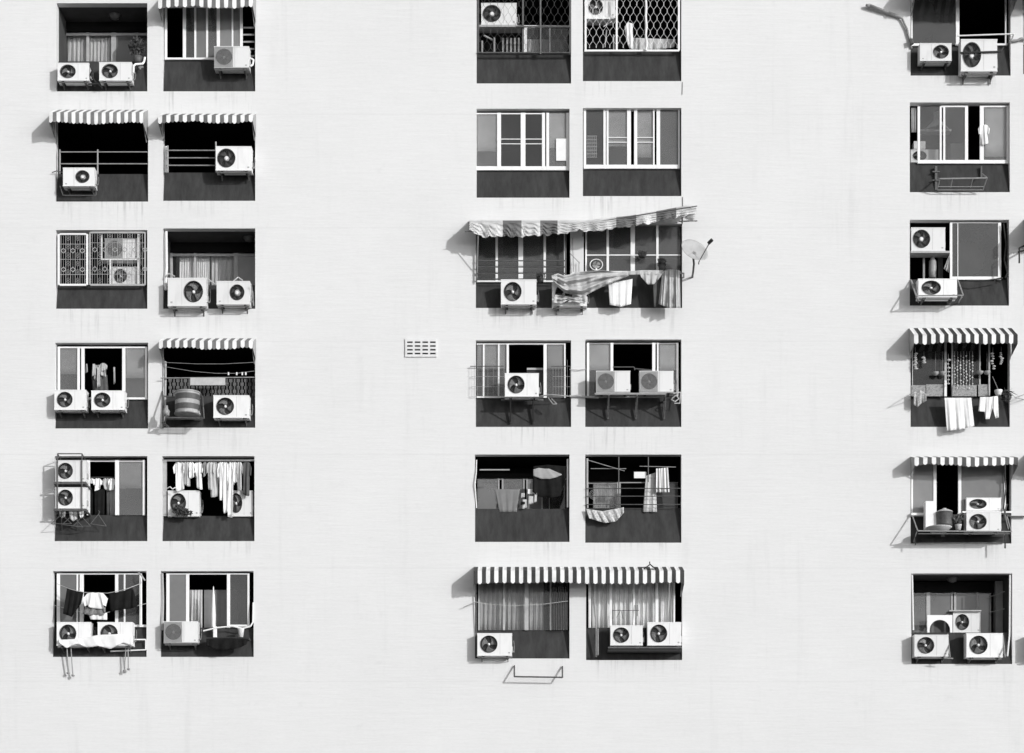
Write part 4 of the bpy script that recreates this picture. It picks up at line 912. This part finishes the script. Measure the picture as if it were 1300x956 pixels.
# C2/D2 laundry
sheet('draped_cloth', 'long pale cloth slung over the pole in deep folds', 'cloth', CLM, [(700, 350), (708, 347), (716, 350), (726, 348), (737, 345), (750, 344), (765, 343), (780, 345), (797, 346)], [(701, 355), (708, 364), (717, 372), (728, 374), (740, 377), (751, 371), (765, 364), (781, 357), (798, 350)], .45, .028, 5, 90, 44, 'D2', billow=.06, drape=.085)
sheet('cloth_tail', 'loose lower fold of pale cloth hanging over the second unit', 'cloth', CLM, [(704, 374), (716, 376), (730, 378), (744, 374)], [(702, 384), (712, 386), (722, 381), (736, 385), (745, 383)], .44, .03, 3, 40, 12, 'C2', drape=.04)
sheet('white_towel', 'white towel hanging straight from the pole', 'towel', CLW, [(772, 358), (788, 357), (803, 354)], [(774, 387), (788, 389.5), (801, 386)], .3, .012, 3, 30, 10, 'D2')
sheet('small_cloth', 'small rounded white cloth bunched on the pole', 'cloth', CLM, [(812, 346), (826, 345), (841, 347)], [(814, 352), (822, 361), (830, 361), (838, 352)], .42, .03, 3, 20, 8, 'D2')
sheet('striped_blanket', 'striped crumpled blanket at the right end of the pole', 'blanket', CLM, [(841, 344), (850, 342), (863, 343)], [(836, 386), (850, 391), (864, 391)], .42, .045, 3, 60, 14, 'D2', drape=.02, stripes=(20, CLG, 'u'))
sheet('cloth_wrap', 'pale cloth twisted along the pole by the small cloth', 'cloth', CLM, [(790, 345), (815, 343), (842, 343)], [(790, 349), (815, 348.5), (842, 348)], .42, .02, 5, 30, 6, 'D2')
rods('washing_pole', 'thick pole carrying cloths below the torn awning', 'pole', [[(702, 352, .38), (745, 347, .38), (868, 347, .38), (868, 352, 0)]], .02, GSTEEL, 'D2')
sheet('dark_cloth', 'dark cloth hanging in shade behind the striped blanket', 'cloth', CLD, [(828, 350), (842, 350)], [(830, 390), (846, 391)], .3, .03, 2, 14, 8, 'D2')
root = empty('electric_fan', P(757, 345, -.05), 'small white table fan at the left pane under the torn awning', 'fan')
m = MB(); c_ = P(757, 336, .0); m.path([c_+Vector((.16*math.cos(a*.3927), 0, .14*math.sin(a*.3927))) for a in range(17)], .012)
m.build('guard', FRAME, root); m = MB()
for k in range(4): m.grid(lambda u, v, k=k: c_+Vector((math.cos(k*1.57+u*1.2)*.10*v, .03*u, math.sin(k*1.57+u*1.2)*.09*v)), 4, 3)
m.build('blade', CLG, root, solid=.004); MB().bar(c_+Vector((0, .03, -.02)), P(757, 346, -.02), .025).build('stand', WHITE, root)
for i, (x, y, n) in enumerate(((815, 322, 50), (840, 333, 90), (686, 350, 60))):
    cell = 'D2' if i < 2 else 'C2'
    root = empty('potted_plant', P(x, y+8, .1), ['small dark plant hanging before the third pane', 'bushy dark plant near the right pane', 'small dark plant right of the single unit'][i]+', '+at(cell), 'plant', 'small plants under the torn awning')
    foliage(root, x, y, 6, 3.5 if i != 1 else 6, .1, n, 20+i, .05, dd=.06); m = MB(); m.lathe(P(x, y+(5 if i == 0 else 9), .08), [(.001, 0), (.07, 0), (.09, .1), (.07, .1)], 12); m.build('pot', BLACK if i != 1 else STEEL, root, smooth=True)
rods('prop_stick', 'leaning sticks on the wall strip between two windows', 'stick', [[(727, 302, .1), (728, 345, .06)], [(724, 322, .25), (736, 334, .1)], [(735, 332, .08), (735, 345, .08)]], .01, GSTEEL, 'C2')
rods('prop_rod', 'thin rod propping the awning at the far left', 'rod', [[(607, 296, .6), (606, 352, .0)]], .012, GSTEEL, 'C2')
# C3 D3
rods('cable_bundle', 'loose pale cable loops on the sill right of the unit', 'cable', [[(686, 503, .2), (700, 501, .25), (712, 502, .2), (722, 503, .1)], [(696, 505, .3), (702, 513, .3), (707, 513, .3), (700, 506, .3)]], .014, GSTEEL, 'C3')
rods('cable_bundle', 'tangle of pale cables at lower right of the units', 'cable', [[(853, 506, .3), (858, 502, .3), (862, 506, .25), (857, 510, .3), (852, 507, .3)], [(850, 500, .3), (864, 498, .1), (863, 512, .15), (856, 512, .2)], [(859, 480, .2), (861, 495, .15), (860, 505, .2)]], .014, DULL, 'D3')
m = MB(); m.pbox(669, 690, 467, 469.5, -.3, .3, 0); m.pbox(669, 690, 469.5, 504, -.32, .02, 1); tag(m.build('cupboard', [DULL, BLACK]), 'black cupboard with pale top inside the open window, '+at('C3'), 'cupboard')
rods('inside_rail', 'dark rail and bracket above the gap between units', 'rail', [[(778, 466, -.1), (805, 466, -.1), (806, 470, -.1)], [(806, 468, -.1), (828, 470, -.1)]], .014, STEEL, 'D3')
# C4
rods('clothes_rail', 'pale short rail high in the dark recess', 'rail', [[(609, 596.5, -.3), (647, 596.5, -.3)]], .018, DULL, 'C4')
sheet('grey_towel', 'wide grey towel hanging in the left half', 'towel', mat(.2, .9, .1, 5, name='grey_towel'), [(628, 621), (660, 621)], [(634, 650), (656, 650)], -.15, .01, 3, 20, 8, 'C4')
sheet('black_blanket', 'large black cloth sagging at the right of the recess', 'blanket', CLB, [(677, 592), (695, 590), (718, 592)], [(676, 624), (684, 631), (700, 632), (711, 630), (718, 610)], -.05, .03, 2, 30, 10, 'C4')
sheet('light_towel', 'light curved towel laid over the black blanket', 'towel', mat(.36, .9, .1, 5, name='pale_grey_towel'), [(677, 596), (684, 594), (691, 595), (697, 595), (713, 602)], [(677, 604), (687, 608), (698, 608), (706, 606), (713, 603)], -.005, .01, 2, 20, 6, 'C4')
m = MB(); m.pbox(670, 679, 621, 627, -.1, .02); tag(m.build('white_cloth', CLW), 'tiny bright white cloth beside the black blanket, '+at('C4'), 'cloth')
for i, (x, y, w_, h, mt) in enumerate(((664, 626, 4, 6, CLM), (666, 634, 5, 12, CLM), (674, 630, 6, 10, CLM), (680, 626, 3, 12, CLM), (664, 637, 5, 4, CLB))):
    sheet('sock', ['small pale', 'long pale', 'wide pale', 'thin pale', 'black'][i]+' sock pegged beside the black blanket', 'sock', mt, [(x-w_/2, y), (x+w_/2, y)], [(x-w_/2-.5, y+h), (x+w_/2, y+h-1)], -.08+.01*i, .01, 1, 6, 5, 'C4', 'socks beside the black blanket')
rods('corner_pipe', 'white cable bowed along the left jamb', 'pipe', [[(605, 584, .0), (604.5, 600, .03), (603, 615, .05), (605, 645, .0)]], .014, FRAME, 'C4')
rods('corner_pipe', 'grey upright pipe on the right jamb', 'pipe', [[(720.5, 583, -.05), (720.5, 644, -.05)]], .025, GSTEEL, 'C4')
# D4
sheet('striped_towel', 'white striped towel hanging high on the right', 'towel', CLW, [(833, 595), (848, 593.5)], [(833, 625), (850, 625)], .02, .02, 3, 30, 10, 'D4', stripes=(9, CLG, 'u'))
m = MB(); m.pbox(805, 820.5, 599, 607, -.02, .02); tag(m.build('white_cloth', CLW), 'small bright folded cloth left of the striped towel, '+at('D4'), 'cloth')
sheet('grey_sheet', 'large grey sheet hanging in the right half', 'sheet', CURT, [(820, 604), (832, 600)], [(816, 650), (834, 650)], -.1, .02, 2, 20, 8, 'D4')
sheet('lace_cloth', 'patterned pale cloth spilling over the sill at left', 'cloth', mat(.5, .9, .5, 25, name='lace'), [(744, 646), (765, 649), (792, 644)], [(748, 658), (768, 664), (782, 662), (792, 651)], .1, .03, 5, 40, 10, 'D4')
rods('clothes_rail', 'thin rails under the ceiling of the recess', 'rail', [[(750, 595, -.2), (795, 595, -.2)], [(746, 584, -.05), (793, 598, -.2)], [(812, 592, -.1), (858, 593, -.1)], [(805, 606, -.1), (832, 607, -.1)]], .01, GSTEEL, 'D4')
root = empty('small_fan', P(754, 635, -.2), 'small round wire fan behind the bars at left, '+at('D4'), 'fan')
c_ = P(754, 628, -.2); m = MB(); 
for r_ in (.05, .09, .12): m.path([c_+Vector((r_*math.cos(a*.3927), 0, r_*math.sin(a*.3927))) for a in range(17)], .005)
m.build('guard', GSTEEL, root); MB().bar(c_, P(754, 640, -.2), .012).build('stand', GSTEEL, root)
rods('corner_pipe', 'pale upright pipe at the left jamb', 'pipe', [[(745.5, 582, -.02), (745.5, 640, -.02)]], .025, DULL, 'D4')
# C5 D5
wire('sagging clothes line below the long awning', [(603, 764, .1), (620, 767, .05), (650, 769, .05), (690, 767, .05), (721, 763, .02)], 'C5', .008, DULL)
rods('prop_rod', 'thin rod slanting out to the left of the long awning', 'rod', [[(604, 764, .12), (588, 771, .1)]], .01, DULL, 'C5')
rods('upright_pole', 'dark post at the left end of the long awning', 'pole', [[(604.5, 742, .1), (605, 834, .03)]], .014, STEEL, 'C5')
o = rods('coat_hanger', 'small dark hanger perched on top of the long awning', 'hanger', [[(825, 713, .3), (824.5, 715, .3), (826, 717, .3), (833, 722.5, .45), (817, 722.5, .35), (824.5, 717, .3)], [(826, 717, .3), (829, 720, .2), (836, 721.5, .2)], [(825, 717, .3), (821, 720, .4), (814, 720.5, .4)]], .013, BLACK, None)
m = MB()
for i in range(7): a = 700+i*3; m.bar(P(a, 745, -.02), P(a+.5, 800, -.02), .01, 5)
tag(m.build('bamboo_blind', STEEL), 'dark slatted blind at the right pane, '+at('C5'), 'blind')
root = empty('unit_shelf', P(772, 822, .2), 'long dark shelf under the two units, '+at('D5'), 'shelf')
m = MB(); a, b = P(772, 820.5, .5), P(866, 820.5, .5); m.box(a.x, b.x, -.5, -.46, a.z-.05, a.z-.012); m.build('beam', STEEL, root)
m = MB(); m.box(a.x, b.x, -.455, .1, a.z-.1, a.z-.06); m.build('board', BLACK, root)
rods('chain', 'thin chain and pipes left of the two units', 'chain', [[(754, 760, .05), (757, 800, .1), (757, 834, .08)], [(759, 798, .12), (759, 832, .1)]], .02, GSTEEL, 'D5')
rods('drying_rack', 'tiny peg rack with dark clips before the bright curtains', 'rack', [[(777, 775, .0), (811, 775, .0)], [(778, 775, 0), (778, 786, .0)], [(783, 784, 0), (787, 776, .0)], [(789, 776, 0), (791, 786, .0)], [(806, 768, .0), (806, 775, .0)], [(809, 768, .0), (809, 782, .0)]], .008, STEEL, 'D5')
# E1 things behind glass
m = MB(); m.pbox(1160, 1175, 179, 189, -.4, .25); tag(m.build('white_box', WHITE, bevel=.01), 'white box on top of the unit behind glass, '+at('E1'), 'box')
m = MB()
m.lathe(P(1190, 164, -.6), [(.3, 0), (.28, .04), (.12, .2), (.1, .24), (.1, .62)], 4)
tag(m.build('cooker_hood', CLM), 'pale tapering cooker hood seen through the glass, '+at('E1'), 'cooker hood')
m = MB(); m.pbox(1168, 1208, 164, 166.5, -.55, .25); tag(m.build('kitchen_shelf', CLM), 'pale kitchen shelf under the hood, '+at('E1'), 'shelf')
m = MB(); m.pbox(1168, 1192, 190, 206, -.8, .3); m.pbox(1207, 1225, 182, 204, -.8, .3); tag(m.build('kitchen_cabinet', CLG), 'grey kitchen cabinets behind the sashes, '+at('E1'), 'cabinet')
shirt('shirt', 'white shirt hanging half behind the right sash', 'E1', 1249, 158, 15, 25, CLW, -.06, None, .5)
# E2
m = MB(); c_ = P(1184, 353, -.3); m.lathe(c_, [(.001, 0), (.09, .0), (.1, .2), (.09, .42), (.05, .5), (.04, .6), (.001, .6)], 16); tag(m.build('gas_bottle', GSTEEL, smooth=True), 'grey upright bottle between the two units, '+at('E2'), 'bottle')
for i, x in enumerate((1173, 1194)):
    m = MB(); m.pbox(x-1.2-i*2, x+1.2+i*2, 322, 354, -.35-.1*i, .06); tag(m.build('upright_board', CLG if i == 0 else CLD), ['slim pale', 'wide dark'][i]+' upright board beside the bottle, '+at('E2'), 'board')
sheet('rag', 'crumpled patterned rag tucked beside the white frame', 'cloth', mat(.35, .9, .6, 20, name='patterned_rag'), [(1204, 326), (1206, 322)], [(1198, 341), (1204, 346)], -.05, .03, 2, 12, 8, 'E2')
m = MB(); m.pbox(1156, 1206, 318.5, 321, .02, .35); tag(m.build('unit_shelf', DULL), 'pale shelf carrying the upper unit, '+at('E2'), 'shelf')
rods('cable_bundle', 'black cables hanging at the right jamb', 'cable', [[(1274, 284, -.02), (1277, 310, .0), (1275, 330, .0), (1280, 352, .03)], [(1273, 353, .1), (1260, 355, .15), (1245, 357, .15), (1225, 356, .1)], [(1279, 290, 0), (1279.5, 345, .02), (1276, 353, .05)]], .018, BLACK, 'E2')
# E3
E3g = 'ornaments hanging under the black and white awning'
def hang_beads(x, y0, y1, n, w_, i, lab):
    rnd = random.Random(i); m = MB(); m.bar(P(x, y0-8, .1), P(x, y1, .1), .004, 4)
    for k in range(n):
        y = y0+(y1-y0)*k/(n-1); c_ = P(x+rnd.uniform(-1, 1)*w_*.4, y, .1); r = rnd.uniform(.02, .034); m.lathe(c_, [(.001, -r), (r, -r*.4), (r*1.1, r*.2), (.001, r)], 8, sx=1.5)
    tag(m.build('bead_string', CLM), lab+', '+at('E3'), 'ornament', E3g)
for i, a in enumerate(((1162, 449, 468, 9, 3, 'string of pale shells at the far left'), (1173, 454, 460, 4, 3, 'short string of shells second from left'), (1204, 457, 487, 7, 2, 'string of pale beads left of the bead curtain'), (1260.5, 449, 468, 7, 4, 'string of bright shells right of the lamps'), (1271, 448, 462, 7, 3, 'string of shells at the far right'))): hang_beads(*a[:5], i, a[5])
rnd = random.Random(9); m = MB()
for i in range(7):
    x = 1212+i*3.8
    m.bar(P(x, 446, -.02), P(x, 490, -.02), .003, 4)
    for j in range(11):
        y = 452+j*3.9+(i % 2)*1.9
        if rnd.random() < .12: continue
        r = rnd.uniform(.012, .028); m.lathe(P(x+rnd.uniform(-.6, .6), y, 0), [(.001, -r), (r, 0), (.001, r)], 6)
tag(m.build('bead_curtain', CLW), 'curtain of small white beads in the middle of the window, '+at('E3'), 'bead curtain', E3g)
for i, (x, y) in enumerate(((1187.5, 474.5), (1196.5, 474.5), (1244, 473.5), (1253, 473.5))):
    m = MB(); c_ = P(x, y+2.6, .05); m.lathe(c_, [(.001, 0), (.05, .02), (.085, .06), (.088, .09), (.03, .105), (.001, .105)], 16); m.bar(c_+Vector((0, 0, .1)), P(x, 446, .05), .004, 4)
    tag(m.build('hanging_bowl', CLG, smooth=True), ['first', 'second', 'third', 'fourth'][i]+' round pale hanging bowl from the left, '+at('E3'), 'bowl', E3g)
for i, (x0, x1, y0, y1) in enumerate(((1157, 1175, 489, 503), (1176, 1199, 488, 503), (1209, 1240, 489, 503), (1242, 1254, 488, 503))):
    m = MB(); d = -.04; m.pbox(x0, x1, y0, y1, d, .02)
    mt = mat(.3, .9, .5, 30, name='printed_cardboard'); tag(m.build('cardboard_panel', mt), ['first', 'second', 'third', 'fourth'][i]+' printed low panel along the sill from the left, '+at('E3'), 'board', E3g)
m = MB(); m.pbox(1199, 1202, 483, 503, .0, .03); tag(m.build('white_post', FRAME), 'short white post left of the door gap, '+at('E3'), 'post')
sheet('white_towel', 'large white towel draped over the sill', 'towel', CLW, [(1199, 505), (1217, 505), (1233, 505)], [(1202, 547), (1220, 545), (1237, 541)], .22, .022, 3, 40, 12, 'E3')
sheet('white_trousers', 'white baby trousers, left leg short and right leg long', 'clothes', CLW, [(1244, 504), (1251, 504), (1258, 504), (1262, 503), (1267, 503)], [(1242, 522), (1250, 523), (1251, 532), (1256, 532), (1260, 518), (1264, 531), (1268, 530)], .22, .03, 3, 36, 10, 'E3')
sheet('patterned_cloth', 'small flowery cloth with frayed hem at the left of the sill', 'cloth', mat(.4, .9, .6, 22, name='flowery_cloth'), [(1160, 498), (1168, 495), (1176, 500)], [(1160, 514), (1165, 517), (1170, 512), (1176, 509)], .2, .03, 2, 20, 8, 'E3')
root = empty('flower_pot', P(1268, 502, .15), 'white flower pot with spiky dark plant on sill, '+at('E3'), 'plant pot')
c_ = P(1267.5, 502, .15); m = MB(); m.lathe(c_, [(.001, 0), (.07, 0), (.1, .11), (.105, .13), (.08, .13)], 16); m.build('pot', WHITE, root, smooth=True)
m = MB(); rnd = random.Random(4)
for i in range(16):
    a = rnd.uniform(0, 6.28); t = c_+Vector((.1*math.cos(a)+.14, .06*math.sin(a), .12)); e = t+Vector((rnd.uniform(-.1, .34), rnd.uniform(-.15, .1), rnd.uniform(-.25, .12))); s = Vector((.012, 0, .014)); m.tri(t-s, t+s, e)
    m.tri(t-s, e, t+s*.2)
foliage(root, 1277, 503, 7, 7, .15, 90, 31, .06, dd=.05)
m.build('blades', LEAF, root); rods('plant_stick', 'thin stick leaning out of the white flower pot', 'stick', [[(1260, 478, .1), (1267, 494, .15)]], .008, GSTEEL, 'E3')
for nm, col, pl in (('F3', 0, [[(1300, 501, .1), (1288, 505, .55)], [(1300, 507, 0), (1288, 505, .55)]]),): rods('support_bar', 'thin pale strut entering from the right edge', 'bracket', pl, .01, GSTEEL, nm)
rods('support_bar', 'thin pale strut sticking out left of the plant window', 'bracket', [[(1156, 500, .05), (1149, 505, .4)], [(1156, 508, .02), (1149, 505, .4)]], .009, GSTEEL, 'E3')
# E4
root = empty('cooking_pot', P(1199, 668, .3), 'large black pot with a pale lid on the rack, '+at('E4'), 'pot')
c_ = P(1199, 668, .3); m = MB(); m.lathe(c_, [(.001, 0), (.19, 0), (.2, .04), (.2, .34), (.21, .35), (.19, .35)], 24); m.build('body', STEEL, root, smooth=True)
m = MB(); m.lathe(c_+Vector((0, 0, .35)), [(.21, 0), (.2, .02), (.12, .06), (.05, .07), (.05, .1), (.001, .1)], 24); m.build('lid', CLM, root, smooth=True)
root = empty('washing_bowl', P(1192, 676, .45), 'shallow pale washing bowl in front of the black pot, '+at('E4'), 'bowl')
m = MB(); m.lathe(P(1192, 675.5, .42), [(.001, 0), (.2, 0), (.3, .1), (.325, .12), (.3, .115), (.2, .02), (.001, .02)], 28); m.build('basin', CLM, root, smooth=True)
root = empty('flower_pot', P(1216, 672, .4), 'small pale flower pot with a grey bushy plant, '+at('E4'), 'plant pot')
m = MB(); m.lathe(P(1216.5, 673, .4), [(.001, 0), (.06, 0), (.085, .12), (.09, .14), (.07, .14)], 14); m.build('pot', CLM, root, smooth=True); foliage(root, 1216, 659, 6, 6, .4, 90, 12, .045, mat(.12, .7, .3, 12, name='grey_leaf'), dd=.06)
m = MB(); m.pbox(1175, 1189, 636, 671, .3, .25); tag(m.build('white_box', WHITE, bevel=.01), 'tall plain white box left of the black pot, '+at('E4'), 'box')
m = MB(); m.pbox(1157, 1175, 651, 654, .1, .2); tag(m.build('white_ledge', WHITE), 'white ledge at the left jamb beside the box, '+at('E4'), 'ledge')
rods('cable_bundle', 'dark cables running down right of the units', 'cable', [[(1274, 586, -.02), (1277, 620, .0), (1274, 645, .05), (1280, 660, .1)], [(1278, 640, .1), (1275, 655, .2), (1280, 670, .3)]], .018, STEEL, 'E4')
m = MB(); m.pbox(1222, 1284, 649, 651, .06, .36); tag(m.build('unit_shelf', FRAME), 'white shelf under the upper unit, '+at('E4'), 'shelf')
# E5
rods('upright_pole', 'thin white pole along the left jamb', 'pole', [[(1158, 730, .0), (1159.5, 800, .02)]], .02, FRAME, 'E5')
rods('upright_pole', 'tall pale pole along the right jamb', 'pole', [[(1282, 730, .0), (1281.5, 806, .03), (1279, 833, .35)]], .02, FRAME, 'E5')
m = MB(); m.box(wx(1285)-.19, wx(1285)-.01, .9, 1.2, wz(843), wz(729)-.01); tag(m.build('balcony_pillar', mat(.3, .8, .1, 3, name='pale_render')), 'pale upright pillar at the right of the deep recess, '+at('E5'), 'pillar')
def arch_panel():
    m = MB(); d = -.55; x0, x1, y0, y1 = 1177, 1209, 781, 804; cx, cy, r = 1193, 800, 13
    N = 16
    for i in range(N):
        a, b = math.pi*(1-i/N), math.pi*(1-(i+1)/N)
        p0 = (cx+r*math.cos(a), cy-r*math.sin(a)); p1 = (cx+r*math.cos(b), cy-r*math.sin(b))
        q0 = P(p0[0], y0, d), P(p1[0], y0, d), P(p1[0], p1[1], d), P(p0[0], p0[1], d)
        m.quad(*q0)
    m.quad(P(x0, y0, d), P(cx-r, y0, d), P(cx-r, y1, d), P(x0, y1, d)); m.quad(P(cx+r, y0, d), P(x1, y0, d), P(x1, y1, d), P(cx+r, y1, d))
    tag(m.build('arched_panel', WHITE, solid=.03), 'white panel with arched opening standing inside the open balcony, '+at('E5'), 'panel')
arch_panel()
m = MB(); m.pbox(1205, 1246, 774.5, 776, -.5, .4); tag(m.build('inner_shelf', DULL), 'thin shelf above the unit inside the open balcony, '+at('E5'), 'shelf')
rods('side_rail', 'two thin bars at the dark side opening', 'rail', [[(1256, 758, -.9), (1275, 751, -.4)], [(1258, 777, -.9), (1275, 773, -.4)]], .012, GSTEEL, 'E5')
rods('support_bar', 'bent pale struts right of the right unit', 'bracket', [[(1276, 834, .45), (1273, 806, .1)], [(1206, 834, .45), (1203, 805, .1)], [(1198, 835, .4), (1210, 836, .4)]], .016, GSTEEL, 'E5')
print('objects', len(bpy.data.objects), 'units', NAC)
